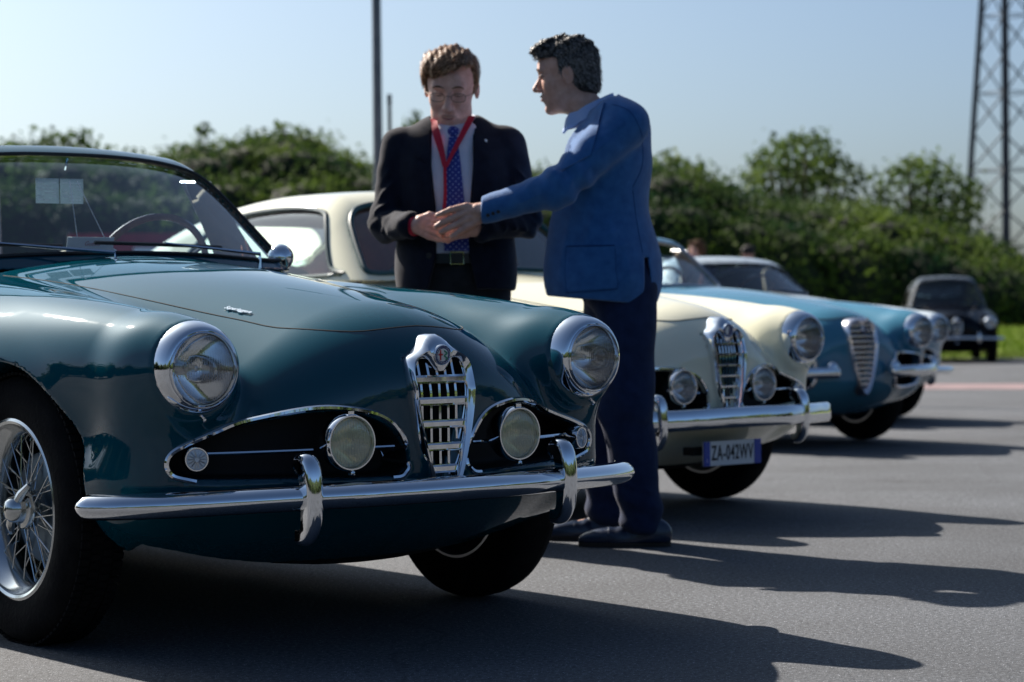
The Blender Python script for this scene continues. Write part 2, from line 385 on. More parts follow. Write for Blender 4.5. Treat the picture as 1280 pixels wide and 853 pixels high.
# ------------------------------------------------------------------ car body shapes (local: x forward from the front axle, y across, z up)
def make_shape(nose=0.0, hood_drop=0.0, cw=-0.72, roof=1.335, tail=0.0, lamp=(.575, .68), open_side=False, lowz=.145, wcurv=.46, rake=1.22, gside=.32, intake=True, arch=.355, yb=0.0, widen=0.0):
    W = spline([-3.6, -3.3, -2.9, -2.5, -1.6, -.6, 0, .35, .6, .8, 1.0], np.array([.50, .62, .72, .775, .80, .80, .79, .755, .70, .60, .45]) + widen)
    Hc = spline([-3.8, -3.4, -3.1, -2.7, -2.1, -1.3, -.9, -.54, 0, .4, .7, .9, 1.1], np.array([.55, .66, .755, .84, .90, .94, .962, .951, .899, .846, .793, .745, .68]) - hood_drop)
    Cc = spline([-3.8, -2.5, -1.0, -.4, 0, .4, .7, 1.1], [.25, .18, .18, .30, .50, .95, 1.15, 1.2])
    n0 = spline([0, .10, .22, .40, .55, .68, .78, .90], np.array([.765, .755, .722, .660, .585, .480, .330, .05]) + nose)
    tx = [-3.8, -2.6, -1.3, -.6, 0, .35, .60, .80]
    tyc = spline(tx, [.45, .52, .55, .57, .575, .578, lamp[0], lamp[0]])
    tzc = spline(tx, [.50, .56, .63, .655, .66, .667, lamp[1], lamp[1] + .004])
    trr = spline(tx, [.20, .25, .235, .220, .193, .152, .109, .088])
    LX = .605 + nose
    mask_in = smooth_poly([(.095, .425), (.085, .47), (.12, .525), (.20, .565), (.30, .572), (.42, .548), (.53, .518), (.60, .490), (.618, .462), (.60, .432), (.52, .424), (.30, .420), (.15, .418)], 3)
    in_lut = poly_lut(mask_in)
    def F(x, y, z):
        Y = np.abs(y)
        zz = np.clip(z - .56, 0, 1); zl = np.clip(.46 - z, 0, 1)
        side = Y - (W(x) - .75 * zz * zz - .9 * zl * zl)
        side = side / np.sqrt(1 + (1.5 * zz) ** 2 + (1.8 * zl) ** 2)
        Yc = np.minimum(Y, .62)
        top = z - (Hc(x) - Cc(x) * Yc * Yc); top = top / np.sqrt(1 + (2 * Cc(x) * Yc) ** 2)
        zt = np.clip(z - .60, 0, 1); zu = np.clip(.40 - z, 0, 1)
        nn = n0(Y) - 1.6 * zt * zt - 4.6 * zu * zu - .50 * zu
        sl = np.clip((n0(Y - .005) - n0(Y + .005)) / .01, 0, 3)
        front = (x - nn) / np.sqrt(1 + sl * sl + (3.2 * zt) ** 2 + (9.2 * zu + .50 * (zu > 0)) ** 2)
        rear = (-3.45 + tail - x) * 1.0 + .35 * np.clip(z - .5, 0, 1) + .35 * Y * Y
        low = lowz + .06 * np.clip((x - .1) / .6, 0, 1) ** 2 - z
        f = smax(top, front, .15); f = smax(f, side, .11); f = smax(f, rear, .2); f = smax(f, low, .04)
        r = trr(x)
        # fender barrel that carries the lamp
        ty = tyc(x) + yb * np.clip((x + 1) / 1.6, 0, 1); dz = z - tzc(x); dy = Y - ty
        tb = np.sqrt(dy * dy + dz * dz) - r
        tb = smax(tb, x - LX - .35 * (.68 - z) * 0, .02)
        # cheek under the lamp, and the barrel blended into the nose
        ck = cone((x, Y, z), (.485 + nose, lamp[0] + .005, .655), (.435 + nose, lamp[0] + .015, .43), .112, .125)
        f = smin(f, ck, .09)
        f = smin(f, tb, .085)
        # wheel arches, open towards the outside
        for ax in (0.0, -2.5):
            cyl = np.sqrt((x - ax) ** 2 + (z - .335) ** 2) - arch
            cyl = smax(cyl, .46 - Y, .02)
            f = smax(f, -cyl, .012)
        # engine bay / floor hollow
        fl = np.maximum(np.maximum(x - .40, -3.0 - x), np.maximum(Y - .60, z - .52)); 
        f = smax(f, -np.maximum(fl, -(x + 2.9) * 0 + (z - .30)), .02)
        # cabin
        cb = smax(np.maximum(x - (cw + .02), -2.45 - x), np.maximum(Y - (.665 - .25 * np.clip(.75 - z, 0, 1)), .34 - z), .06)
        f = smax(f, -cb, .012)
        if intake:
            m = (x > .2 + nose) & (z > .36) & (z < .63) & (Y < .72)
            if m.any():
                q = in_lut(Y[m], z[m]); q = smax(q, (n0(Y[m]) - .12) - x[m], .015)
                f = f.copy(); f[m] = smax(f[m], -q, .010)
        # pocket behind the radiator shield
        m = (x > .55 + nose) & (Y < .13) & (z > .36) & (z < .78)
        if m.any():
            yy = .082 * np.clip((z[m] - .40) / .25, .12, 1)
            q = np.maximum(np.maximum(Y[m] - yy, z[m] - .70), np.maximum(.43 - z[m], .69 + nose - x[m]))
            f = f.copy(); f[m] = smax(f[m], -q, .008)
        return f
    # greenhouse
    Rc = spline([-3.9, -3.3, -2.9, -2.4, -2.0, -1.6, -1.2, -.9, -.5], np.array([.50, .76, .96, 1.17, 1.275, 1.325, 1.325, 1.295, 1.20]) + (roof - 1.335))
    def wsf(x, y, z): return (x - (cw - rake * (z - .962) - wcurv * y * y)) / 1.62
    def G(x, y, z):
        Y = np.abs(y); dz = z - .90
        side = (Y - (.682 - gside * dz - .33 * dz * dz * np.sign(dz) + np.clip(-x - 2.2, 0, 2) * -.12)) / 1.1
        top = (z - (Rc(x) - .13 * Y * Y)) / 1.08
        ws = wsf(x, y, z)
        g = smax(top, ws, .07); g = smax(g, side, .075)
        return g
    G.ws = wsf; G.inl = in_lut
    return F, G, n0, mask_in

WS = [(0, .972), (.25, .968), (.50, .956), (.585, .955), (.612, .968), (.595, 1.02), (.555, 1.11), (.515, 1.18), (.455, 1.228), (.34, 1.254), (.17, 1.266), (0, 1.268)]
def full_ws(dz=0.0, sy=1.0):
    h = [(y * sy, z + dz * (z - .95) / .3) for y, z in WS]
    pts = h + [(-y, z) for y, z in h[-2:0:-1]]
    return smooth_poly(pts, 4)
SIDEWIN = smooth_poly([(-1.02, .955), (-1.10, .98), (-1.17, 1.06), (-1.25, 1.17), (-1.33, 1.225), (-1.6, 1.245), (-1.95, 1.225), (-2.15, 1.16), (-2.28, 1.04), (-2.30, .965), (-2.1, .945), (-1.5, .945)], 4)
REARWIN = smooth_poly([(.40, 1.02), (.42, 1.08), (.36, 1.18), (.0, 1.20), (-.36, 1.18), (-.42, 1.08), (-.40, 1.02), (0, .99)], 4)
# ------------------------------------------------------------------ ground
M['asphalt'] = vary(mat('asphalt', (.10, .095, .09), .85), (.020, .026, .034), (.108, .117, .132), 80, 12, 1.0, 220, coord='Object', dist=.004)
t_, b_, N_, L_ = nodes(M['asphalt'])
src_ = b_.inputs['Base Color'].links[0].from_socket
tc_ = N_('ShaderNodeTexCoord')
def mul_(fac_sock, lo, hi, p0, p1, prev):
    r = N_('ShaderNodeMapRange'); r.inputs['From Min'].default_value = p0; r.inputs['From Max'].default_value = p1; r.inputs['To Min'].default_value = lo; r.inputs['To Max'].default_value = hi
    L_(fac_sock, r.inputs[0]); v = N_('ShaderNodeVectorMath'); v.operation = 'SCALE'; L_(prev, v.inputs[0]); L_(r.outputs[0], v.inputs['Scale']); return v.outputs[0]
n_ = N_('ShaderNodeTexNoise'); n_.inputs['Scale'].default_value = .9; n_.inputs['Detail'].default_value = 7; L_(tc_.outputs['Object'], n_.inputs['Vector'])
src_ = mul_(n_.outputs['Fac'], .78, 1.22, .35, .65, src_)                      # worn and oily patches
n_ = N_('ShaderNodeTexVoronoi'); n_.inputs['Scale'].default_value = 120; L_(tc_.outputs['Object'], n_.inputs['Vector'])
src_ = mul_(n_.outputs['Distance'], 5.0, .95, .08, .22, src_)                  # pale chippings
n_ = N_('ShaderNodeTexVoronoi'); n_.feature = 'DISTANCE_TO_EDGE'; n_.inputs['Scale'].default_value = .45
w_ = N_('ShaderNodeTexNoise'); w_.inputs['Scale'].default_value = 3; w_.inputs['Detail'].default_value = 6
m_ = N_('ShaderNodeMix'); m_.data_type = 'VECTOR'; m_.inputs[0].default_value = .25; L_(tc_.outputs['Object'], m_.inputs[4]); L_(w_.outputs['Color'], m_.inputs[5]); L_(tc_.outputs['Object'], w_.inputs['Vector']); L_(m_.outputs[1], n_.inputs['Vector'])
src_ = mul_(n_.outputs['Distance'], .66, 1.0, .0, .004, src_)                  # hairline cracks
L_(src_, b_.inputs['Base Color'])
nx = [-1500, -300, -80, -30, -12, -6, -3, -1, 0, 1, 3, 6, 12, 30, 80, 300, 1500]
ny = [-300, -60, -20, -5, 0, 3, 5, 7, 8, 9, 12, 20, 40, 60, 70, 120, 400, 1500, 4000]
mb = MB(); mb.add([(x, y, ground_z(y)) for y in ny for x in nx], [(j * len(nx) + i, j * len(nx) + i + 1, (j + 1) * len(nx) + i + 1, (j + 1) * len(nx) + i) for j in range(len(ny) - 1) for i in range(len(nx) - 1)])
tag(mb.build('ground', M['asphalt'], angle=0), kind='structure')
# ------------------------------------------------------------------ car builder
def drop_on(F, pts, z0=1.5):
    P = np.array([[p[0], p[1], z0] for p in pts]); return march(F, P, (0, 0, -1), 0, 1.3, 260)
def push_on(F, pts, x0=1.3):
    P = np.array([[x0, p[0], p[1]] for p in pts]); return march(F, P, (-1, 0, 0), 0, 3.0, 600)
def side_on(F, pts, s=1):
    P = np.array([[p[0], s * 1.2, p[1]] for p in pts]); return march(F, P, (0, -s, 0), 0, 1.1, 260)

def bead(F, P, r, off=0.0, closed=False, n=6):
    N = normal_at(F, P); Q = P + N * off
    mb = MB(); mb.tube([tuple(q) for q in Q], r, n, closed); return mb

def polar(poly, c, n):
    p = np.asarray(poly); out = []
    for i in range(n):
        a = 2 * PI * (i + .5) / n; d = np.array([math.cos(a), math.sin(a)]); best = None
        for j in range(len(p)):
            A, B = p[j] - c, p[(j + 1) % len(p)] - c; e = B - A
            det = d[0] * (-e[1]) + e[0] * d[1]
            if abs(det) < 1e-12: continue
            t = (A[0] * (-e[1]) + e[0] * A[1]) / det; u = (d[0] * A[1] - d[1] * A[0]) / det
            if t > 0 and -1e-9 <= u <= 1 + 1e-9 and (best is None or t > best): best = t
        out.append(c + d * best)
    return np.array(out)
def mirror_poly(h): return [(y, z) for y, z in h] + [(-y, z) for y, z in h[-2:0:-1]]

SHIELD_OUT = [(0, .750), (.020, .744), (.041, .722), (.062, .708), (.082, .695), (.0905, .668), (.089, .60), (.077, .53), (.056, .450), (.036, .396), (.019, .366), (0, .360)]
SHIELD_IN = [(0, .662), (.017, .666), (.028, .682), (.042, .690), (.058, .687), (.068, .672), (.0705, .64), (.0665, .58), (.054, .505), (.037, .440), (.020, .396), (0, .382)]

def grille(root, cfg, nose):
    zs, zo, ws = cfg.get('gs', 1.0), cfg.get('gz', 0.0), cfg.get('gw', 1.0)
    tz = lambda z: (z - .566) * zs + .566 + zo
    xo = lambda y, z: .772 + nose + cfg.get('gx', 0) - .30 * max((z - zo - .566) / zs + .566 - .62, 0) - 1.2 * y * y
    out = smooth_poly(mirror_poly([(y * ws, tz(z)) for y, z in cfg.get('shield', SHIELD_OUT)]), 4)
    inn = smooth_poly(mirror_poly([(y * ws, tz(z)) for y, z in cfg.get('opening', SHIELD_IN)]), 4)
    c = np.array([0, tz(.58)]); n = 96
    A, B = polar(out, c, n), polar(inn, c, n)
    rings = [(0, -.05), (0, .004), (.10, .020), (.30, .029), (.55, .024), (.85, .014), (1.0, .006), (1.0, -.04)]
    V = []
    for t, dx in rings:
        for i in range(n):
            q = A[i] * (1 - t) + B[i] * t; V.append((xo(q[0], q[1]) + dx, q[0], q[1]))
    Fq = [(j * n + i, j * n + (i + 1) % n, (j + 1) * n + (i + 1) % n, (j + 1) * n + i) for j in range(len(rings) - 1) for i in range(n)]
    g = MB().add(V, Fq).build('grille', cfg.get('trim', M['chrome']), root, angle=50)
    # black mesh behind the bars
    bk = MB(); bk.add([(xo(q[0], q[1]) - .042, q[0], q[1]) for q in B] + [(xo(0, c[1]) - .05, 0, c[1])], [(i, (i + 1) % n, n) for i in range(n)])
    bk.build('grille_backing', M['black'], g)
    def half(z):
        ys = [q[0] for q in (inn[i] + (inn[(i + 1) % len(inn)] - inn[i]) * ((z - inn[i][1]) / (inn[(i + 1) % len(inn)][1] - inn[i][1])) for i in range(len(inn)) if (inn[i][1] - z) * (inn[(i + 1) % len(inn)][1] - z) < 0) if q[0] > 0]
        return max(ys) if ys else 0
    for z in cfg['bars']:
        h = half(z) + .004; mb = MB(); k = 9; hz = cfg.get('bar_h', .0100)
        pts = [(xo(-h + 2 * h * i / (k - 1), z) + .004, -h + 2 * h * i / (k - 1), z) for i in range(k)]
        mb.sweep(pts, [(1, 0, 0)] * k, [(-hz, -.008), (-hz, .002), (-hz * .5, .007), (hz * .5, .007), (hz, .002), (hz, -.008)])
        mb.build('grille_bar', cfg.get('bar_mat', M['chrome']), g)
    for y in cfg['uprights']:
        zs_ = [z for z in np.linspace(tz(.39), tz(.70), 80) if half(z) > abs(y) + .002]
        # keep inside the scallop of the opening as well
        if not zs_: continue
        za, zb = zs_[0], zs_[-1]
        if abs(y) < .022: zb = min(zb, tz(.668))
        mb = MB(); pts = [(xo(y, za + (zb - za) * i / 7) - .012, y, za + (zb - za) * i / 7) for i in range(8)]
        w = cfg.get('up_w', .0042)
        mb.sweep(pts, [(1, 0, 0)] * 8, [(-w, -.006), (-w, .004), (0, .007), (w, .004), (w, -.006)])
        mb.build('grille_upright', M['chrome'], g)
    # round badge
    bz = tz(.700); br = cfg.get('badge', .0225); bx = xo(0, bz) + .026
    b = MB().lathe([(br * 1.10, -.010), (br * 1.10, .001), (br * 1.04, .003), (br * .99, .002)], (bx, 0, bz), (1, 0, -.12), 32).build('badge', M['chrome'], g)
    def disc(r0, r1, a0, a1, dx, nm, m_):
        mb = MB(); k = 24; V = []
        for i in range(k + 1):
            a = a0 + (a1 - a0) * i / k
            for r in (r0, r1): V.append((bx + dx - .12 * r * math.sin(a) * -1, r * math.cos(a), bz + r * math.sin(a)))
        mb.add(V, [(2 * i, 2 * i + 1, 2 * i + 3, 2 * i + 2) for i in range(k)]).build(nm, m_, b)
    disc(br * .68, br, 0, 2 * PI, .0020, 'badge_ring', M['badgeblue'])
    disc(0, br * .68, PI / 2, 3 * PI / 2, .0022, 'badge_field', M['badgewhite'])
    disc(0, br * .68, -PI / 2, PI / 2, .0022, 'badge_field', M['badgeblue'] if cfg.get('dark_badge') else M['badgewhite'])
    if not cfg.get('dark_badge'):
        s_ = br / .0225
        mb = MB().box((bx + .0035, -.0075 * s_, bz), (.001, .0034 * s_, .024 * s_)).box((bx + .0037, -.0075 * s_, bz + .001), (.001, .0125 * s_, .0034 * s_)); mb.build('badge_cross', M['badgered'], b)
        pts = [(bx + .0038, (.0075 + .0038 * math.sin(t * 2.2)) * s_, bz + (t - 2.6) * .0042 * s_) for t in np.linspace(0, 5.2, 16)]
        MB().tube(pts, .0017 * s_, 5).build('badge_serpent', M['badgegreen'], b)
        # raised lettering dots round the rim
        mb = MB()
        for i in range(22):
            a = 2 * PI * i / 22 + .1; mb.box((bx + .0036, br * .84 * math.cos(a), bz + br * .84 * math.sin(a)), (.0008, .0016, .0026))
        mb.build('badge_lettering', M['badgewhite'], b)
    return g

def lamp(root, name, c, R, depth, lens_mat, axis=(1, 0, 0), prof=None, tint=None, rim=None):
    ax = Vector(axis).normalized()
    prof = prof or [(R * 1.0, -depth), (R * 1.02, -.012), (R * 1.0, .006), (R * .94, .014), (R * .90, .013), (R * .885, .008), (R * .885, -.002)]
    b = MB().lathe(prof, c, ax, 56).build(name, rim or M['chrome'], root)
    rl = prof[-1][0]; a0 = prof[-1][1]
    k = 8; lens = [(rl * math.cos(i / k * PI / 2) + (1e-5 if i == k else 0), a0 + .16 * rl * math.sin(i / k * PI / 2)) for i in range(k + 1)]
    MB().lathe(lens, c, ax, 48).build('lens', lens_mat, b)
    return b, rl, a0

def lens_material(name, tint, scale, strength=.45, milky=.06):
    m = bpy.data.materials.new(name); m.use_nodes = True
    t = m.node_tree; t.nodes.clear(); N = t.nodes.new; L = t.links.new
    tc = N('ShaderNodeTexCoord'); wv = N('ShaderNodeTexWave'); wv.wave_type = 'BANDS'; wv.bands_direction = 'Y'; wv.inputs['Scale'].default_value = scale
    wv.inputs['Distortion'].default_value = .6; wv.inputs['Detail'].default_value = 1
    bp = N('ShaderNodeBump'); bp.inputs['Strength'].default_value = strength; bp.inputs['Distance'].default_value = .002
    L(tc.outputs['Object'], wv.inputs['Vector']); L(wv.outputs['Fac'], bp.inputs['Height'])
    tr = N('ShaderNodeBsdfTransparent'); tr.inputs[0].default_value = (*tint, 1)
    rf = N('ShaderNodeBsdfRefraction'); rf.inputs['IOR'].default_value = 1.12; rf.inputs['Roughness'].default_value = .02; rf.inputs[0].default_value = (*tint, 1)
    gl = N('ShaderNodeBsdfGlossy'); gl.inputs['Roughness'].default_value = .03
    L(bp.outputs[0], rf.inputs['Normal']); L(bp.outputs[0], gl.inputs['Normal'])
    fr = N('ShaderNodeFresnel'); fr.inputs[0].default_value = 1.52
    ad = N('ShaderNodeMath'); ad.operation = 'MULTIPLY_ADD'; ad.inputs[1].default_value = 1.5; ad.inputs[2].default_value = .06; ad.use_clamp = True
    m1 = N('ShaderNodeMixShader'); m1.inputs[0].default_value = .55; m2 = N('ShaderNodeMixShader'); o = N('ShaderNodeOutputMaterial')
    L(tr.outputs[0], m1.inputs[1]); L(rf.outputs[0], m1.inputs[2]); L(fr.outputs[0], ad.inputs[0]); L(ad.outputs[0], m2.inputs[0])
    df = N('ShaderNodeBsdfDiffuse'); df.inputs[0].default_value = (*[c * .8 for c in tint], 1); m3 = N('ShaderNodeMixShader'); m3.inputs[0].default_value = milky
    L(m1.outputs[0], m3.inputs[1]); L(df.outputs[0], m3.inputs[2]); L(m3.outputs[0], m2.inputs[1]); L(gl.outputs[0], m2.inputs[2]); L(m2.outputs[0], o.inputs[0])
    return m
M['headlens'] = lens_material('headlamp_lens', (.95, .96, .95), 48, .7)
M['foglens'] = lens_material('fog_lens_yellow', (1.0, .93, .62), 42, .9, .5)
M['foglensw'] = lens_material('fog_lens_clear', (.96, .96, .95), 42, .8, .2)
M['indlens'] = lens_material('indicator_lens', (.95, .95, .95), 140, 1.0)
M['frost'] = mat('frosted_lens', (.62, .66, .70), .22, 0, coat=1)

def reflector(parent, c, ax, R, a0, depth):
    k = 10; prof = [(R * math.sqrt(1 - i / k) * .99 + 1e-5, a0 - .004 - depth * (i / k)) for i in range(k + 1)]
    MB().lathe(prof, c, ax, 48).build('reflector', M['reflector'], parent, angle=0)
    MB().lathe([(.009, a0 - depth), (.009, a0 - depth * .5), (.006, a0 - depth * .4), (1e-5, a0 - depth * .38)], c, ax, 20).build('bulb_shield', M['satin'], parent)

def headlamp(root, s, nose, detail, lampc, cfg):
    c = (.605 + nose, s * lampc[0], lampc[1]); ax = Vector((1, s * .03, -.03)).normalized()
    prof = [(r_ * .925, a_) for r_, a_ in [(.112, -.06), (.1185, -.03), (.1175, -.005), (.1125, .016), (.1055, .031), (.0985, .040), (.0955, .041), (.0935, .038), (.0925, .044), (.0895, .046), (.0875, .042), (.087, .034)]]
    b, rl, a0 = lamp(root, 'headlight', c, .118, .06, M['headlens'], ax, prof, rim=cfg.get('lamp_rim'))
    reflector(b, c, ax, .0805, a0, .070)
    if detail:   # clamp screw at the bottom of the rim
        MB().lathe([(.001, .014), (.005, .012), (.005, -.006)], (c[0] + .03, c[1], c[2] - .112), (1, 0, -.6), 10).build('rim_clamp', M['chrome'], b)
    return b

def wheel(root, x, y, R, side, wire, steer=0.0):
    """axis along y; side=+1/-1 outer side"""
    w = empty('wheel', (x, y, R)); w.parent = root; w.rotation_euler = (0, 0, steer)
    wd = .155; rr = R - .115
    t = []
    for a, r in ((-.060, rr - .004), (-.074, rr + .012), (-.080, rr + .045), (-.074, rr + .085), (-.058, R - .010), (-.035, R - .002), (0, R), (.035, R - .002), (.058, R - .010), (.074, rr + .085), (.080, rr + .045), (.074, rr + .012), (.060, rr - .004)):
        t.append((r, a))
    MB().lathe(t, (0, 0, 0), (0, side, 0), 72).build('tyre', M['rubber'], w, angle=60)
    tr = MB()
    if wire:      # tread blocks on the shoulder
        for i in range(96):
            a = 2 * PI * i / 96
            for s_, dy in ((0, -.045), (.5, -.015), (0, .015), (.5, .045)):
                b = a + s_ * 2 * PI / 96
                tr.box(((R + .001) * math.cos(b), dy, (R + .001) * math.sin(b)), (.006, .024, .015), Matrix.Rotation(-b, 3, 'Y'))
        tag(tr.build('tread', M['rubber'], w, smooth=False), kind='stuff')
    rim = [(rr - .004, -.066), (rr + .006, -.066), (rr + .006, -.060), (rr - .014, -.052), (rr - .03, -.03), (rr - .04, 0), (rr - .03, .035), (rr - .014, .052), (rr - .012, .058), (rr + .006, .062), (rr + .008, .070), (rr + .001, .073), (rr - .006, .070), (rr - .010, .060), (rr - .022, .050), (rr - .034, .034), (rr - .045, 0), (rr - .035, -.035), (rr - .02, -.05), (rr - .004, -.066)]
    MB().lathe(rim, (0, 0, 0), (0, side, 0), 72).build('rim', M['satin'] if not wire else M['rimchrome'], w)
    if wire:
        hub = MB().lathe([(.036, -.05), (.036, .01), (.050, .02), (.052, .034), (.047, .048), (.036, .052), (.034, .062), (.030, .078), (.020, .088), (.004, .091)], (0, 0, 0), (0, side, 0), 36).build('hub', M['rimchrome'], w)
        e = MB()
        for k in (0, 1):
            a = .9 + k * PI
            e.tube([(math.cos(a) * r, side * yy, math.sin(a) * r) for r, yy in ((.02, .066), (.05, .062), (.078, .050))], [.012, .011, .007], 8)
        e.build('spinner', M['rimchrome'], w)
        for i in range(54):
            a = 2 * PI * i / 54; k = i % 3; d = (.42 if (i // 3) % 2 else -.42)
            hy, ry = ((.036, .028), (-.036, .012), (.020, -.02))[k]; hr = (.046, .038, .048)[k]
            p0 = (hr * math.cos(a + d), side * hy, hr * math.sin(a + d)); rr2 = rr - .03
            p1 = (rr2 * math.cos(a), side * ry, rr2 * math.sin(a))
            MB().tube([p0, p1], .0019, 5).build('spoke', M['rimchrome'], w)
        # brake drum
        MB().lathe([(.002, .0), (.12, .0), (.135, -.008), (.14, -.05), (.12, -.06)], (0, 0, 0), (0, side, 0), 40).build('brake_drum', M['drum'], w)
    else:
        MB().lathe([(rr - .03, -.01), (rr - .045, .016), (.13, .03), (.11, .052), (.085, .050), (.08, .058), (.05, .070), (.001, .074)], (0, 0, 0), (0, side, 0), 40).build('hub_cap', M['chrome'], w)
    return w
M['rimchrome'] = mat('wire_wheel_chrome', (.62, .63, .62), .16, 1.0)
M['brassy'] = mat('spinner_brass', (.62, .58, .30), .2, 1.0)
M['drum'] = vary(mat('brake_drum_metal', (.10, .14, .18), .35, .8), (.06, .09, .12), (.2, .26, .3), 10, 4)

def build_car(label, group, pose, paint_, cfg):
    X, Y, th = pose
    root = empty(cfg.get('name', 'parked_car'), (X, Y, ground_z(Y)), math.radians(th - 90), label, 'car', group)
    nose = cfg.get('nose', 0.0); lampc = cfg.get('lamp', (.575, .68)); h = cfg['h']
    F0, G, n0, mask_in = make_shape(nose, cfg.get('hood_drop', 0.0), cfg.get('cw', -.72), cfg.get('roof', 1.335), lamp=lampc, intake=cfg.get('intake', True), lowz=cfg.get('lowz', .145), wcurv=cfg.get('wcurv', .46), rake=cfg.get('rake', 1.22), gside=cfg.get('gside', .32), yb=cfg.get('yb', 0), widen=cfg.get('widen', 0))
    if cfg.get('mod'): F1 = cfg['mod'](F0, n0)
    else: F1 = F0
    def F(x, y, z):      # lamp pockets
        f = F1(x, y, z); m = (x > .45 + nose) & (np.abs(y) > .4) & (z > .5)
        if m.any():
            q = np.sqrt((np.abs(y[m]) - lampc[0]) ** 2 + (z[m] - lampc[1]) ** 2) - .092
            q = np.maximum(q, .50 + nose - x[m]); f = f.copy(); f[m] = smax(f[m], -q, .006)
        return f
    data = surf(F, (-3.75, -.86, .08), (.95 + nose, .86, 1.06), h)
    V, Q, N = data; C = V[Q].mean(1)
    Yc = np.abs(C[:, 1])
    bon = np.array([(-.62, .45), (-.42, .42), (-.11, .374), (.187, .313), (.327, .284), (.46, .262), (.56, .220), (.63, .160), (.66, .09), (.668, 0)]) + [0, 0]
    bonx = bon[:, 0] + nose * np.clip((bon[:, 0] + .7) / 1.3, 0, 1)
    poly = np.concatenate([np.stack([bonx, bon[:, 1]], 1), np.stack([bonx, -bon[:, 1]], 1)[-2::-1]])
    poly = smooth_poly(poly, 3, closed=False)
    NC = N[Q].mean(1)
    inb = (poly_sdf(C[:, 0], C[:, 1], poly) < 0) & (C[:, 2] > .70) & (NC[:, 2] > .3)
    dr = (C[:, 0] < -.92) & (C[:, 0] > -2.0) & (Yc > .60) & (C[:, 2] > .30) & (C[:, 2] < .93) & (np.abs(NC[:, 1]) > .4)
    dl, drr = dr & (C[:, 1] < 0), dr & (C[:, 1] > 0)
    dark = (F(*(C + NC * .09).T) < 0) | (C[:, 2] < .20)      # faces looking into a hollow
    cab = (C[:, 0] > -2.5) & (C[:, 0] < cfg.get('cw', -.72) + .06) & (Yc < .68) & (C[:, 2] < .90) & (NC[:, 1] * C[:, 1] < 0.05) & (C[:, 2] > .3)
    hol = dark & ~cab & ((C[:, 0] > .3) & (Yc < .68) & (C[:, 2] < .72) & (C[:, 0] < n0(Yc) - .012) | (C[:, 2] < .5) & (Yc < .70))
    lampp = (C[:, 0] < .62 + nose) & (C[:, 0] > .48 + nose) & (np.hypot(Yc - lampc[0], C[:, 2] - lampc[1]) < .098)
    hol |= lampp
    ink = np.zeros(len(C), bool)
    if cfg.get('intake', True): ink |= (C[:, 0] > .25) & (G.inl(Yc, C[:, 2]) < .004) & (C[:, 0] < n0(Yc) - .022)
    if cfg.get('open_poly') is not None: ink |= (C[:, 0] > .25) & (poly_sdf(Yc, C[:, 2], cfg['open_poly']) < .004) & (C[:, 0] < n0(Yc) - .03)
    hol |= ink; body = ~(inb | dl | drr | cab | hol)
    for s in (-1, 1):
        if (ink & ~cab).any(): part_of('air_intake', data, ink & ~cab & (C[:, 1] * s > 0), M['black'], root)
    part_of('body', data, body, paint_, root)
    part_of('bonnet', data, inb & ~hol, paint_, root)
    part_of('door', data, dl & ~cab & ~hol, paint_, root); part_of('door', data, drr & ~cab & ~hol, paint_, root)
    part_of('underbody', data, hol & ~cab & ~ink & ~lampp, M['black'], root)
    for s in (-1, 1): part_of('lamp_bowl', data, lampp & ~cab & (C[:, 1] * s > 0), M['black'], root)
    part_of('cabin_lining', data, cab, cfg.get('lining', M['darktrim']), root)
    # shut lines
    sr = cfg.get('seam_r', .0022)
    P = drop_on(F, poly); bead(F, P, sr, -.0006).build('bonnet_gap', M['seam'], root)
    if cfg.get('full', True):
        for s in (-1, 1):
            dp = [(-.93, .90), (-.93, .6), (-.95, .34), (-1.2, .30), (-1.8, .30), (-1.99, .34), (-2.0, .6), (-2.0, .90)]
            P = side_on(F, smooth_poly(dp, 5, False), s); bead(F, P, sr, -.0006).build('door_gap', M['seam'], root)
    # greenhouse ---------------------------------------------------
    wsdz, wsy = cfg.get('wsdz', cfg.get('roof', 1.335) - 1.335), cfg.get('wsy', 1.0)
    wsp = full_ws(wsdz, wsy); sp = np.array(cfg.get('sidewin', SIDEWIN)); sp = sp + [cfg.get('cw', -.72) + .72 + cfg.get('side_dx', 0), 0]; rp = REARWIN + [0, wsdz]
    wl_, sl_, rl_ = poly_lut(wsp), poly_lut(sp), poly_lut(rp)
    def holes(x, y, z):
        q = np.full(x.shape, 9.0)
        m = (x > -1.45) & (z > .9); q[m] = np.maximum(wl_(y[m], z[m]), -G.ws(x[m], y[m], z[m]) - .05)
        m = (np.abs(y) > .35) & (x < -.8); q[m] = np.minimum(q[m], sl_(x[m], z[m]))
        m = (x < -2.2); q[m] = np.minimum(q[m], rl_(y[m], z[m]))
        return q
    if cfg.get('open_top'):
        wh = lambda x, y, z: np.maximum(wl_(y, z), -G.ws(x, y, z) - .20)
        Gs = lambda x, y, z: smax(smax(smax(G(x, y, z), -(G(x, y, z) + .022), .004), -wh(x, y, z), .004), np.maximum(.925 - z, -G.ws(x, y, z) - .046), .006)
    else:
        Gs = lambda x, y, z: smax(smax(smax(G(x, y, z), -(G(x, y, z) + .026), .004), -holes(x, y, z), .004), .925 - z, .004)
    gh = .0075 if cfg.get('open_top') and h < .015 else (.0095 if h < .016 else h)
    gd = surf(Gs, (-3.5, -.82, .90), (-.55, .82, 1.42 + wsdz), gh, newton=5)
    GC = gd[0][gd[1]].mean(1); gin = (normal_at(G, GC) * gd[2][gd[1]].mean(1)).sum(1) < -.8
    part_of('roof', gd, ~gin, cfg.get('roof_paint', paint_), root)
    part_of('headlining', gd, gin, cfg.get('lining', M['darktrim']), root)
    # panes
    G2 = lambda x, y, z: G(x, y, z) + .009
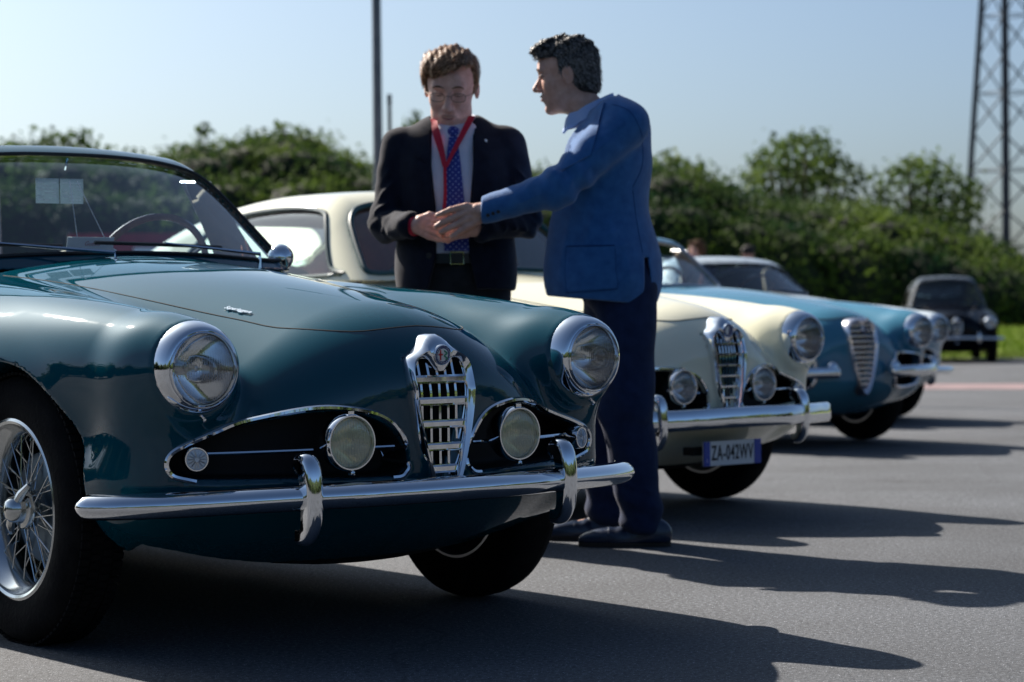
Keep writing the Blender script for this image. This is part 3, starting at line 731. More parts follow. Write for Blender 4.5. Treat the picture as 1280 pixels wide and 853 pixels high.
    gl = surf(G2, (-3.5, -.82, .90), (-.55, .82, 1.42 + wsdz), .022)
    LC = gl[0][gl[1]].mean(1); hq = holes(*LC.T) < .012
    isw = hq & (LC[:, 0] > cfg.get('cw', -.72) - .62 + 0) & (poly_sdf(LC[:, 1], LC[:, 2], wsp) < .012) & (gl[2][gl[1]].mean(1)[:, 0] > .45)
    iss = hq & ~isw & (np.abs(LC[:, 1]) > .35) & (LC[:, 0] > -2.7) & (np.abs(gl[2][gl[1]].mean(1)[:, 1]) > .5); isr = hq & ~isw & ~iss & (LC[:, 0] < -2.2)
    part_of('windscreen', gl, isw, M['glass'], root)
    if not cfg.get('open_top'):
        part_of('side_window', gl, iss & (LC[:, 1] > 0), M['glass'], root); part_of('side_window', gl, iss & (LC[:, 1] < 0), M['glass'], root)
        part_of('rear_window', gl, isr, M['glass'], root)
    # window surrounds
    fr = cfg.get('frame_mat', M['trimrubber']); frr = cfg.get('frame_r', .008)
    P = march(G, np.stack([np.full(len(wsp), .2), wsp[:, 0], wsp[:, 1]], 1), (-1, 0, 0), 0, 2, 400)
    bead(G, P, frr, .003, True, 8).build('windscreen_surround', fr, root)
    if not cfg.get('open_top'):
        for s in (-1, 1):
            P = march(G, np.stack([sp[:, 0], np.full(len(sp), s * 1.1), sp[:, 1]], 1), (0, -s, 0), 0, 1.1, 300)
            bead(G, P, frr * .9, .001, True).build('side_window_surround', fr, root)
            if cfg.get('vent', True):
                q = [(sp[0][0] - .40 + .0 * t, .955 + .285 * t) for t in np.linspace(0, 1, 6)]
                P = march(G, np.array([[a - .10 * (b - .95), s * 1.1, b] for a, b in q]), (0, -s, 0), 0, 1.1, 300)
                MB().tube(P - [0, s * .012, 0], .008, 6).build('quarterlight_post', M['satin'], root)
    # cowl panel under the windscreen
    cw = cfg.get('cw', -.72)
    rows = [[] for _ in range(5)]; ys = np.linspace(-.63, .63, 31)
    Pf = march(G, np.stack([np.full(31, .2), ys, np.full(31, .962)], 1), (-1, 0, 0), 0, 2, 400)
    for i in range(31):
        x0, y0 = Pf[i][0], ys[i]
        for j, (dx, zz) in enumerate(((-.035, .966 - .055 * (y0 / .6) ** 2 * .4), (.0, .958 - .06 * (y0 / .6) ** 2 * .4), (.03, None), (.06, None), (.10, None))):
            rows[j].append((x0 + dx, y0, zz))
    F_top = drop_on(F, [(p[0], p[1]) for j in (2, 3, 4) for p in rows[j]])
    for k, j in enumerate((2, 3, 4)):
        for i in range(31): rows[j][i] = (rows[j][i][0], rows[j][i][1], F_top[k * 31 + i][2] + (.008, .003, -.004)[k])
    mb = MB(); mb.add([p for r in rows for p in r], [(j * 31 + i, (j + 1) * 31 + i, (j + 1) * 31 + i + 1, j * 31 + i + 1) for j in range(4) for i in range(30)])
    mb.build('cowl_panel', paint_, root, angle=0)
    if cfg.get('open_top'):      # quarterlights of the folded-top cars
        for s in (-1, 1):
            a, b, c = Vector((cw - .30, s * .640, .925)), Vector((cw - .53, s * .625, .920)), Vector((cw - .60, s * .520, 1.215)); d_ = Vector((cw - .44, s * .525, 1.205))
            ql = MB().tube([b, b.lerp(c, .5) + Vector((0, s * .012, 0)), c, d_], .0075, 8).build('quarterlight_frame', M['satin'], root)
            MB().add([tuple(a), tuple(b), tuple(c), tuple(d_)], [(0, 1, 2, 3)]).build('quarterlight_pane', M['glass'], ql, smooth=False)
    # dash, seats, steering wheel -------------------------------------
    mb = MB(); m_ = 21
    prof = [(-.03, .945), (-.12, .955), (-.24, .950), (-.30, .925), (-.31, .80)]
    V_ = []
    for j, (dx, z) in enumerate(prof):
        for i in range(m_):
            y = -.62 + 1.24 * i / (m_ - 1); V_.append((cw - (cfg.get('wcurv', .46) - .02) * y * y + dx - .0, y, z - .04 * (y / .62) ** 2))
    mb.add(V_, [(j * m_ + i, j * m_ + i + 1, (j + 1) * m_ + i + 1, (j + 1) * m_ + i) for j in range(4) for i in range(m_ - 1)])
    mb.build('dashboard', cfg.get('dash', M['darktrim']), root, angle=0)
    sw = empty('steering_wheel', (cw - .50, .34, .915)); sw.parent = root
    axw = Vector((-.92, 0, .40)).normalized(); u = Vector((0, 1, 0)); v = axw.cross(u)
    ring = [tuple(u * (.198 * math.cos(a)) + v * (.198 * math.sin(a))) for a in np.linspace(0, 2 * PI, 49)[:-1]]
    MB().tube(ring, .0115, 8, True).build('wheel_rim', cfg.get('sw_mat', M['wood']), sw)
    for a in (PI / 2, PI / 2 + 2.1, PI / 2 - 2.1):
        MB().tube([tuple(axw * -.03 + (u * math.cos(a) + v * math.sin(a)) * .03), tuple((u * math.cos(a) + v * math.sin(a)) * .195)], .006, 6).build('wheel_spoke', M['satin'], sw)
    MB().lathe([(.001, .0), (.035, -.005), (.04, -.03), (.018, -.06), (.016, -.35)], (0, 0, 0), axw, 20).build('horn_boss', M['darktrim'], sw)
    for s in (-1, 1):
        Fs = lambda x, y, z: smin(smax(ell((x, y, z), (-1.62 + cfg.get('seat_dx', 0), s * .33, .66), (.16, .25, .40)), (x + 1.62 - cfg.get('seat_dx', 0)) * .9 - .06 + .25 * (z - .6), .05), ell((x, y, z), (-1.40 + cfg.get('seat_dx', 0), s * .33, .42), (.28, .25, .11)), .06)
        sd_ = surf(Fs, (-1.85 + cfg.get('seat_dx', 0), s * .33 - .3, .26), (-1.08 + cfg.get('seat_dx', 0), s * .33 + .3, 1.1), .03)
        part_of('seat', sd_, np.ones(len(sd_[1]), bool), cfg.get('seat_mat', M['leather']), root)
    # lamps ----------------------------------------------------------
    for s in (-1, 1):
        headlamp(root, s, nose, cfg.get('full', True), lampc, cfg)
        if cfg.get('fog', True):
            fy = cfg.get('fog_y', .247); fc = (.745 + nose, s * fy, cfg.get('fog_z', .502))
            fb, rl, a0 = lamp(root, 'fog_lamp', fc, .0675, .05, cfg.get('foglens', M['foglens']), (1, s * .02, 0),
                              [(.02, -.085), (.050, -.060), (.064, -.032), (.0675, -.010), (.0665, .004), (.0635, .011), (.0605, .011), (.0590, .006), (.0585, .0)])
            reflector(fb, fc, (1, s * .02, 0), .057, a0, .045)
            MB().box((fc[0], fc[1], fc[2] + .068), (.012, .016, .010)).build('lamp_lug', M['chrome'], fb); MB().lathe([(.006, -.008), (.006, .004), (.001, .006)], (fc[0], fc[1] + .005, fc[2] - .072), (1, 0, 0), 10).build('lamp_screw', M['chrome'], fb)
            ic = (n0(np.array([.565]))[0] + .022, s * .570, .472)
            ib, rl, a0 = lamp(root, 'indicator', ic, .029, .03, M['frost'], (1, s * .35, 0), [(.029, -.03), (.0295, -.004), (.027, .004), (.0245, .004), (.024, .001)])
            mb = MB()
            for k in range(14):
                a = 2 * PI * k / 14; d = Vector((1, s * .35, 0)).normalized(); e = Vector((0, 0, 1)).cross(d)
                mb.tube([tuple(Vector(ic) + d * .006 + (e * math.cos(a) + Vector((0, 0, 1)) * math.sin(a)) * .006), tuple(Vector(ic) + d * .004 + (e * math.cos(a) + Vector((0, 0, 1)) * math.sin(a)) * .021)], .0012, 4)
            mb.build('lens_flutes', M['satin'], ib)
        if cfg.get('intake', True):
            # bright surround: over the top and round both ends, open along the bottom
            q = smooth_poly([(.135, .416), (.108, .420), (.090, .445), (.100, .495), (.14, .545), (.20, .570), (.30, .577), (.42, .553), (.53, .523), (.603, .493), (.622, .463), (.605, .434), (.555, .421)], 5, False)
            P = push_on(F0 if False else F1, [(s * a, b) for a, b in q + 0.006 * (q - [.35, .48]) / np.linalg.norm(q - [.35, .48], axis=1, keepdims=True)])
            N_ = normal_at(F1, P); Nn = N_ * .5 + np.array([1, 0, 0]) * .5
            mb = MB(); mb.sweep([tuple(p) for p in P], [tuple(n_) for n_ in Nn], [(-.0065, -.004), (-.0065, .003), (-.003, .0075), (.003, .0075), (.0065, .003), (.0065, -.004)])
            mb.build('intake_trim', cfg.get('trim', M['chrome']), root)
            for ya, yb_ in ((.115, .185), (.305, .545)):
                k = 8; pts = [(n0(np.array([ya + (yb_ - ya) * i / k]))[0] - .018, s * (ya + (yb_ - ya) * i / k), .488 - .012 * (ya + (yb_ - ya) * i / k)) for i in range(k + 1)]
                MB().tube(pts, .005, 8).build('intake_bar', M['chrome'], root)
    g = grille(root, cfg, nose)
    # bumper -----------------------------------------------------------
    bz = cfg.get('bumper_z', .378)
    half = [(.860, 0), (.852, .12), (.822, .25), (.765, .375), (.700, .52), (.635, .65), (.565, .755), (.51, .80), (.475, .808)]
    half = cfg.get('bumper', half)
    pts = smooth_poly([(x, -y) for x, y in half[::-1]] + [(x, y) for x, y in half[1:]], 6, False)
    hz = cfg.get('bumper_h', .0285)
    n_ = len(pts); side_ = [min(1, .35 + .65 * math.sin(min(1, min(i, n_ - 1 - i) / 5) * PI / 2)) for i in range(n_)]
    nr = []
    for i in range(n_):
        t_ = pts[min(i + 1, n_ - 1)] - pts[max(i - 1, 0)]; nr.append((t_[1], -t_[0], 0) if t_[1] > 0 else (-t_[1], t_[0], 0))
    if cfg.get('bumper_prof'): prof = cfg['bumper_prof']
    else: prof = [(-hz, -.030), (-hz * 1.02, -.012), (-hz * .8, .004), (-hz * .4, .015), (0, .019), (hz * .4, .015), (hz * .8, .004), (hz * 1.02, -.012), (hz, -.030), (hz * .8, -.032), (hz * .75, -.016), (0, .006), (-hz * .75, -.016), (-hz * .8, -.032)]
    if cfg.get('full_bumper', True):
        mb = MB(); mb.sweep([(p[0] + nose, p[1], bz + cfg.get('bumper_dip', .010) * math.cos(p[1] * 3.2)) for p in pts], nr, prof, side=side_)
        bu = mb.build('bumper', M['chrome'], root, angle=60)
        MB().box((.66 + nose, .30, bz), (.24, .03, .02)).build('bumper_bracket', M['black'], bu); MB().box((.66 + nose, -.30, bz), (.24, .03, .02)).build('bumper_bracket', M['black'], bu)
        for s in (-1, 1):
            y = s * .375; xb = cfg.get('over_x', .752) + nose; y = s * cfg.get('over_y', .375)
            pth = smooth_poly([(xb - .030, bz + .066), (xb - .012, bz + .084), (xb + .010, bz + .084), (xb + .024, bz + .062), (xb + .030, bz + .02), (xb + .030, bz - .03), (xb + .022, bz - .066), (xb + .004, bz - .086), (xb - .020, bz - .088)], 5, False)
            m2 = len(pth); out_ = []; sd2 = []
            for i in range(m2):
                t_ = pth[min(i + 1, m2 - 1)] - pth[max(i - 1, 0)]; out_.append((-t_[1], 0, t_[0]) if True else 0); sd2.append(.82 + .18 * math.sin(PI * min(1, i / m2 * 1.3)) if i > 1 else .6)
            pr = [(.0225 * math.cos(a), .006 + .016 * math.sin(a)) for a in np.linspace(0, PI, 11)] + [(-.0225, -.022), (.0225, -.022)]
            # deeper towards the foot
            mb = MB(); mb.sweep([(a, y, b) for a, b in pth], out_, pr, side=sd2)
            mb.build('overrider', M['chrome'], bu, angle=60)
    # wheels
    R = cfg.get('R', .33)
    for ax in (0.0, -2.5):
        for s in (-1, 1):
            wheel(root, ax, s * .665, R, s, cfg.get('wire') and s < 0 and ax == 0, cfg.get('steer', 0) if ax == 0 else 0)
    return root, F, G, F1, n0
# ------------------------------------------------------------------ vegetation
def leaf_mat(name, c0, c1, scale=.6):
    m = bpy.data.materials.new(name); m.use_nodes = True
    t = m.node_tree; b = t.nodes['Principled BSDF']; N = t.nodes.new; L = t.links.new
    tc = N('ShaderNodeTexCoord'); n = N('ShaderNodeTexNoise'); n.inputs['Scale'].default_value = scale; n.inputs['Detail'].default_value = 6
    r = N('ShaderNodeValToRGB'); r.color_ramp.elements[0].color = (*c0, 1); r.color_ramp.elements[1].color = (*c1, 1)
    r.color_ramp.elements[0].position = .35; r.color_ramp.elements[1].position = .65
    L(tc.outputs['Object'], n.inputs['Vector']); L(n.outputs['Fac'], r.inputs[0]); L(r.outputs[0], b.inputs['Base Color'])
    b.inputs['Roughness'].default_value = .8; b.inputs['Specular IOR Level'].default_value = .15
    tr = N('ShaderNodeBsdfTranslucent'); mx = N('ShaderNodeMixShader'); mx.inputs[0].default_value = .22
    hs = N('ShaderNodeHueSaturation'); hs.inputs['Value'].default_value = 1.5; L(r.outputs[0], hs.inputs['Color']); L(hs.outputs[0], tr.inputs[0])
    o = t.nodes['Material Output']; L(b.outputs[0], mx.inputs[1]); L(tr.outputs[0], mx.inputs[2]); L(mx.outputs[0], o.inputs[0])
    return m
M['leaf'] = leaf_mat('hedge_foliage', (.010, .032, .015), (.11, .165, .028), .42)
M['leaf2'] = leaf_mat('tree_foliage', (.03, .065, .018), (.11, .16, .035), .7)
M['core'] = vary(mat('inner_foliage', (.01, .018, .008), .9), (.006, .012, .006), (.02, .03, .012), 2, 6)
M['bark'] = vary(mat('bark', (.06, .045, .035), .9), (.04, .03, .022), (.10, .08, .06), 8, 6, .5, 40)

def leaves(name, blobs, dens, size, m, parent=None, rough=.22, seed=1, fill=.35):
    """leaf faces scattered over and just inside lumpy ellipsoids: blobs = [(centre, radii)]"""
    R = np.random.RandomState(seed); PS, NS = [], []
    B = [(np.array(c, float), np.array(r, float)) for c, r in blobs]
    for i, (c, r) in enumerate(B):
        n = int(dens * (r[0] * r[1] + r[1] * r[2] + r[0] * r[2]) * 4.2)
        d = R.normal(size=(n, 3)); d /= np.linalg.norm(d, axis=1, keepdims=True)
        k = 1 + R.normal(size=(n, 1)) * rough * .5 - (R.rand(n, 1) ** 2) * fill
        # lumpy: clumps push in and out
        lump = .10 * np.sin(d[:, :1] * 9 + i) * np.cos(d[:, 1:2] * 8 + 2 * i) + .08 * np.sin(d[:, 2:3] * 13 + d[:, :1] * 11 + i)
        p = c + d * r * (k + lump)
        keep = np.ones(n, bool)
        for j, (c2, r2) in enumerate(B):
            if j != i and (np.abs(c - c2) < (r + r2) * 1.15).all(): keep &= (((p - c2) / (r2 * .80)) ** 2).sum(1) > 1
        PS.append(p[keep]); NS.append((d / r)[keep])
    P = np.concatenate(PS); Nn = np.concatenate(NS); Nn /= np.linalg.norm(Nn, axis=1, keepdims=True)
    n = len(P); a = Nn + R.normal(size=(n, 3)) * .9; a /= np.linalg.norm(a, axis=1, keepdims=True)
    u = np.cross(a, R.normal(size=(n, 3))); u /= np.linalg.norm(u, axis=1, keepdims=True); v = np.cross(a, u)
    s = size * (.6 + .8 * R.rand(n, 1))
    V = np.stack([P - u * s * .5, P - v * s * .32 + a * s * .08, P + u * s * .5, P + v * s * .32 + a * s * .08], 1).reshape(-1, 3)
    return mesh_np(name, V, np.arange(4 * n).reshape(-1, 4), m, parent, smooth=False)

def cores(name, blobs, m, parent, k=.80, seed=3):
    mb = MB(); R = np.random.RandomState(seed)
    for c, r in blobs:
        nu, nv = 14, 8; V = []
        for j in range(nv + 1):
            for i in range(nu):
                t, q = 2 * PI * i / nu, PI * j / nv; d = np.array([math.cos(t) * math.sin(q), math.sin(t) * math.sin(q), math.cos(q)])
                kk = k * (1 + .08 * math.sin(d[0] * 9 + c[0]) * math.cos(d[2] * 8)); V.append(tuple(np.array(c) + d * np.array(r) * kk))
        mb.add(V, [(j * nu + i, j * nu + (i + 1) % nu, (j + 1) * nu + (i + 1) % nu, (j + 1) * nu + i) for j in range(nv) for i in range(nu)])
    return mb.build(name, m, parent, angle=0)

def tree(loc, h, crown, label, name='leafy_tree', group=None, leafm=None, dens=55, size=.16, trunk_r=.12, seed=1):
    """crown: blobs relative to loc"""
    root = empty(name, loc, 0, label, 'tree', group); R = random.Random(seed)
    tk = MB(); tk.tube([(0, 0, -.1), (.05, 0, h * .25), (-.04, .05, h * .5), (.03, 0, h * .8)], [trunk_r, trunk_r * .8, trunk_r * .6, trunk_r * .3], 8)
    tr = tk.build('trunk', M['bark'], root)
    for c, r in crown:
        p0 = Vector((0, 0, h * R.uniform(.25, .5))); p2 = Vector(c); p1 = (p0 + p2) / 2 + Vector((0, 0, -.1 * h))
        MB().tube([p0, p1, p2, p2 + Vector((0, 0, r[2] * .6))], [trunk_r * .45, trunk_r * .35, trunk_r * .2, trunk_r * .08], 6).build('limb', M['bark'], tr)
    leaves('crown', crown, dens, size, leafm or M['leaf2'], root, seed=seed, rough=.45, fill=.75)
    return root

# the long hedge of scrub behind the paddock: heights follow the real skyline
def sky_z(px, py, Y):   # height that a skyline reading implies at distance Y
    hor = 374.5 - (px - 640) * .00997
    return CAM_H + (hor - py) / 2957.0 * Y
HY = 52.0
R_ = np.random.RandomState(11)
hb = []
skyline = [(-1300, 200), (-1000, 185), (-750, 195), (-520, 175), (-300, 190), (-120, 170), (-40, 178), (60, 186), (130, 192), (215, 200), (262, 176), (320, 168), (362, 166), (410, 188), (455, 205), (500, 205), (560, 205), (640, 215), (700, 215), (760, 205), (830, 206), (880, 214), (925, 240), (985, 248), (1040, 256), (1095, 262), (1150, 270), (1205, 290), (1260, 320), (1330, 335), (1500, 352), (1750, 340), (2100, 320), (2600, 330)]
xs_, ys_ = zip(*skyline)
for k, px in enumerate(np.r_[np.arange(-1280, -560, 80), np.arange(-560, 1800, 46), np.arange(1810, 2560, 80)]):
    for row in range(4):
        Y = HY + row * 2.2 + R_.uniform(-.6, .6); py = np.interp(px, xs_, ys_) + R_.uniform(-4, 7)
        top = sky_z(px, py, Y) * (1, .96, .97, 1)[row] * (.80 if row == 0 else 1)
        r = R_.uniform(.85, 1.25) * (1.5 if px < -570 or px > 1805 else 1); x = (px - 640 + R_.uniform(-20, 20)) * Y / 2957.0
        hb.append(((x, Y, top - r * .75), (r * 1.05, r * 1.1, r * .8)))
        if row < 2:
            hb.append(((x + R_.uniform(-.4, .4), Y - .5, top * .42), (r * 1.1, r, max(.5, top * .50))))
gz = -.52
hedge = empty('hedge', (0, HY, gz), 0, 'long tall hedge of scrub behind the parked cars', 'hedge')
rel = [((c[0], c[1] - HY, c[2] - gz), r) for c, r in hb]
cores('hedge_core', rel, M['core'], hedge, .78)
tag(leaves('foliage', rel, 105, .13, M['leaf'], hedge, seed=5, rough=.24), kind='stuff')
# solid thicket below so that no light leaks under the hedge
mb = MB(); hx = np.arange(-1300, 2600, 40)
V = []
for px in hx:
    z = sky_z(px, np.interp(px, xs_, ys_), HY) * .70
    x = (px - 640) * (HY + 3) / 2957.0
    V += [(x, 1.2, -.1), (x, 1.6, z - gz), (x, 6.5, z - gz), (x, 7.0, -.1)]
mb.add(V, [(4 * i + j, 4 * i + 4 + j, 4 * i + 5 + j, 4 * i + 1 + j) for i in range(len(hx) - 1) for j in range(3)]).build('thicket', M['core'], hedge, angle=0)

def blobtree(px, py_top, py_bot, wpx, Y, label, seed, name='leafy_tree', n=9, **k):
    s = 2957.0 / Y; x = (px - 640) / s; zt = sky_z(px, py_top, Y); zb = sky_z(px, py_bot, Y); g = -.52
    R = random.Random(seed); cr = []
    for i in range(n):
        t = R.random(); w = wpx / s / 2 * math.sin(PI * (.18 + .70 * t)); a = R.uniform(0, 2 * PI); d = w * R.uniform(.25, .75)
        r = (wpx / s) * R.uniform(.17, .26)
        cr.append(((d * math.cos(a), d * math.sin(a), zb - g + (zt - zb) * (.08 + .80 * t) - r * .2), (r, r, r * .8)))
    return tree((x, Y, g), zt - g, cr, label, name=name, seed=seed, **k)
blobtree(1003, 168, 262, 150, 62, 'tallest loose-crowned tree rising over the hedge right of the man in the blue jacket', 21, n=26, dens=62, size=.17)
blobtree(1155, 203, 300, 150, 60, 'dark open tree over the hedge just left of the lattice pylon', 22, n=22, dens=62, size=.17)
blobtree(845, 194, 225, 90, 58, 'low rounded tree above the hedge behind the back of the blue jacket', 25, n=7, dens=34, size=.2)
blobtree(88, 171, 200, 110, 60, 'flat-topped bushy tree showing above the teal car roof', 23, n=9, dens=36, size=.2)
blobtree(350, 152, 200, 90, 58, 'pointed bushy tree standing highest in the hedge left of the lamp post', 24, n=8, dens=36, size=.2)
blobtree(258, 150, 190, 26, 57, 'thin upright sapling sticking out of the hedge left of the lamp post', 26, name='sapling', n=5, dens=45, size=.18, trunk_r=.05)
blobtree(515, 138, 190, 50, 56, 'small wispy tree beside the dark-suited man behind the two posts', 27, name='sapling', n=7, dens=22, size=.2, trunk_r=.06)

# grass bank in front of the hedge on the right
M['grass'] = vary(mat('sunlit_grass', (.10, .17, .03), .8), (.20, .30, .03), (.30, .38, .05), 3, 8, .6, 60)
mb = MB(); V = []; n = 40
for j in range(6):
    for i in range(n + 1):
        V.append((-40 + 84 * i / n, 43.5 + j * 1.9, -.45 + (0, .10, .45, .55, .58, .55)[j] * (1 if i > 23 else .35)))
mb.add(V, [(j * (n + 1) + i, j * (n + 1) + i + 1, (j + 1) * (n + 1) + i + 1, (j + 1) * (n + 1) + i) for j in range(5) for i in range(n)])
tag(mb.build('grass_bank', M['grass'], angle=0), kind='structure')
def blades(name, x0, x1, y0, y1, n, h, zf, m):
    R = np.random.RandomState(9); P = np.stack([R.uniform(x0, x1, n), R.uniform(y0, y1, n), np.zeros(n)], 1); P[:, 2] = zf(P[:, 0], P[:, 1])
    a = R.uniform(0, 2 * PI, n); u = np.stack([np.cos(a), np.sin(a), np.zeros(n)], 1) * .02
    t = np.stack([R.normal(size=n) * .05, R.normal(size=n) * .05, h * (.6 + .8 * R.rand(n))], 1)
    V = np.stack([P - u, P + u, P + t], 1).reshape(-1, 3)
    return mesh_np(name, V, np.arange(3 * n).reshape(-1, 3), m, None, smooth=False)
zf = lambda x, y: np.interp(y, [43.5, 45.4, 47.3, 49.2, 51.1, 53], [-.45, -.35, 0, .10, .13, .10])
tag(blades('grass', 8.0, 16.0, 43.6, 49, 14000, .12, zf, M['grass']), kind='stuff', label='bright green grass on the bank right of the far dark saloon', cat='grass')

# pink-red painted line on the asphalt
M['redline'] = vary(mat('faded_red_paint', (.33, .12, .11), .8), (.16, .11, .115), (.26, .18, .185), 3, 8)
mb = MB(); P0, P1 = (3.0, 25.6), (9.5, 23.4); V = []
for i in range(13):
    t = i / 12; x = P0[0] + (P1[0] - P0[0]) * t; y = P0[1] + (P1[1] - P0[1]) * t; V += [(x, y, ground_z(y) + .004), (x, y + 2.2, ground_z(y + 2.2) + .004)]
mb.add(V, [(2 * i, 2 * i + 2, 2 * i + 3, 2 * i + 1) for i in range(12)])
tag(mb.build('painted_line', M['redline'], angle=0), kind='structure')

# lattice pylon
M['steel'] = vary(mat('galvanised_steel', (.04, .045, .055), .7, .1), (.018, .022, .03), (.045, .05, .06), 3, 6)
PY = 112.0; sx = 2957.0 / PY
py_ = empty('lattice_pylon', ((1262 - 640) / sx, PY, -.6), 0, 'tall steel lattice pylon cut by the right edge beyond the trees', 'pylon')
def corner(k, z):   # half-diagonals shrink upwards
    w = 2.20 - z * .072; a = math.radians((-100, 168, 80, -12)[k]); c = (1.55, 2.35 + 0, 0)
    return Vector((1.75 * 0 + w * math.cos(a) + .25, w * math.sin(a) + 1.8, z))
ZT = 22.0
for k in range(4):
    MB().tube([corner(k, 0), corner(k, ZT)], .14, 4).build('leg', M['steel'], py_)
lv = np.arange(0, ZT - 1, 1.85)
for k in range(4):
    for i, z in enumerate(lv):
        a, b = k, (k + 1) % 4
        MB().tube([corner(b, z), corner(a, z + 1.85)], .05, 4).build('brace', M['steel'], py_)
        if i % 2: MB().tube([corner(a, z + 1.85), corner(b, z + 1.85)], .03, 4).build('strut', M['steel'], py_)

# lamp post and the short post beside it
M['postpaint'] = vary(mat('post_grey', (.10, .13, .15), .5), (.07, .10, .12), (.13, .16, .18), 4, 5)
lp = empty('lamp_post', ((475 - 640) * 26 / 2957., 26, ground_z(26)), 0, 'tall thin grey lamp post behind the dark-suited man, cut by the top edge', 'lamp post')
MB().tube([(0, 0, 0), (0, 0, 3), (0, 0, 8.6)], [.062, .052, .042], 14).build('shaft', M['postpaint'], lp)
MB().lathe([(.10, 0), (.10, .02), (.07, .05), (.055, .30), (.05, .32)], (0, 0, 0), (0, 0, 1), 16).build('base', M['postpaint'], lp)
MB().tube([(0, 0, 8.5), (-.2, 0, 8.75), (-.8, 0, 8.85)], .03, 8).build('arm', M['postpaint'], lp)
MB().box((-1.0, 0, 8.84), (.55, .2, .09)).build('lamp_head', M['postpaint'], lp)
sp_ = empty('short_post', ((490 - 640) * 30 / 2957., 30, ground_z(30)), 0, 'short dark post standing just right of the tall lamp post', 'post')
MB().tube([(0, 0, 0), (0, 0, 3.62)], .024, 8).build('shaft', M['darkpaint'], sp_)
MB().box((0, 0, 3.60), (.055, .05, .12)).build('cap', M['darkpaint'], sp_)
# ------------------------------------------------------------------ the cars
CARS = 'classic cars parked in a slanting row'
CAR1 = (-.643, 6.216, 38.1)
cfg1 = dict(h=.0115, bars=[.643, .591, .537, .483, .431], uprights=[-.050, -.025, 0, .025, .050], wire=True, open_top=True, frame_r=.006, roof=1.322, wsdz=.006)
car1, F1_, G1_, F1b_, n01_ = build_car('dark teal open tourer nearest the camera, with wire wheels and yellowish fog lamps', CARS, CAR1, M['teal'], cfg1)

# script badge on the bonnet
def text(name, body, size, m, parent, loc, rot, ext=.0004, shear=0.0, align='CENTER', sx=1.0, offset=0.0, space=1.0):
    cu = bpy.data.curves.new(name, 'FONT'); cu.body = body; cu.size = size; cu.extrude = ext; cu.align_x = align; cu.align_y = 'CENTER'; cu.shear = shear; cu.offset = offset; cu.space_character = space
    tmp = bpy.data.objects.new(name, cu); COL.objects.link(tmp)
    me = bpy.data.meshes.new_from_object(tmp.evaluated_get(bpy.context.evaluated_depsgraph_get())); bpy.data.objects.remove(tmp); bpy.data.curves.remove(cu)
    me.materials.clear(); me.materials.append(m); o = bpy.data.objects.new(name, me); o.matrix_local = Matrix.Translation(loc) @ rot @ Matrix.Diagonal((sx, 1, 1, 1))
    return link(o, parent)
def basis(xa, na):
    n = Vector(na).normalized(); x = Vector(xa); x = (x - n * x.dot(n)).normalized(); y = n.cross(x)
    return Matrix((x, y, n)).transposed().to_4x4()
pa, pb = drop_on(F1_, [(.215, -.272), (.350, -.248)])
nrm = normal_at(F1_, (pa + pb)[None] / 2)[0]
text('bonnet_script', 'Superleggera', .0185, M['chrome'], car1, tuple((pa + pb) / 2 + nrm * .003), basis(pb - pa, nrm), .0012, .35, offset=.0004)
# round chrome wing mirror at the foot of the windscreen post
mr = empty('wing_mirror', (-.905, .625, .905)); mr.parent = car1
MB().tube([(0, 0, -.06), (0, 0, 0), (.0, .0, .035)], [.010, .006, .006], 8).build('stem', M['chrome'], mr)
MB().lathe([(1e-4, .030), (.020, .026), (.036, .012), (.042, -.004), (.040, -.014), (.034, -.016), (1e-4, -.015)], (.0, 0, .062), (1, -.1, 0), 28).build('mirror_head', M['chrome'], mr)
# wipers
for y0, y1, x1 in ((-.10, .34, -.028), (-.60, -.20, -.028)):
    wp = empty('wiper', (0, 0, 0)); wp.parent = car1
    pv = Vector((-.60 - .46 * (y1 + .12) ** 2 - .07, y1 + .12, .962))
    a = march(G1_, np.array([[.2, y0, 1.0]]), (-1, 0, 0), 0, 2, 300)[0]; b = march(G1_, np.array([[.2, y1, .985]]), (-1, 0, 0), 0, 2, 300)[0]
    k = 8; pts = [march(G1_, np.array([[.2, y0 + (y1 - y0) * i / k, .998 - .010 * i / k]]), (-1, 0, 0), 0, 2, 300)[0] + np.array([.014, 0, .006]) for i in range(k + 1)]
    MB().tube(pts, .0055, 6).build('wiper_blade', M['trimrubber'], wp)
    MB().tube([pv + Vector((0, 0, -.03)), pv + Vector((0, 0, .012)), Vector(pts[k // 2]) + Vector((.012, 0, .004))], [.009, .006, .004], 6).build('wiper_arm', M['chrome'], wp)
# interior mirror with its sticker plate, and the card standing on the dash
im = empty('interior_mirror', (-1.10, 0, 1.232)); im.parent = car1
MB().tube([(-.005, 0, .035), (-.01, 0, .02), (-.02, 0, -.0)], .004, 6).build('mirror_stalk', M['chrome'], im)
wtp = empty('licence_plaque', (-1.07, -.045, 1.165), 0); wtp.parent = car1
M['plaque'] = mat('clear_plaque', (.62, .72, .76), .3, alpha=.7)
for s in (-1, 1):
    MB().box((0, s * .040, 0), (.004, .074, .074)).build('plaque_panel', M['plaque'], wtp, smooth=False)
    mb = MB()
    for i in range(6):
        for j in range(3):
            if (i * 7 + j * 5 + s) % 4: mb.box((.003, s * .040 - .024 + j * .022, .024 - i * .010), (.001, .016, .0035))
    tag(mb.build('plaque_print', M['card'], wtp, smooth=False), kind='stuff')
card = empty('dash_card', (0, 0, 0), 0, 'small white card standing on the dashboard behind the teal car windscreen', 'card')
cz = Matrix.Translation((CAR1[0], CAR1[1], 0)) @ Matrix.Rotation(math.radians(CAR1[2] - 90), 4, 'Z')
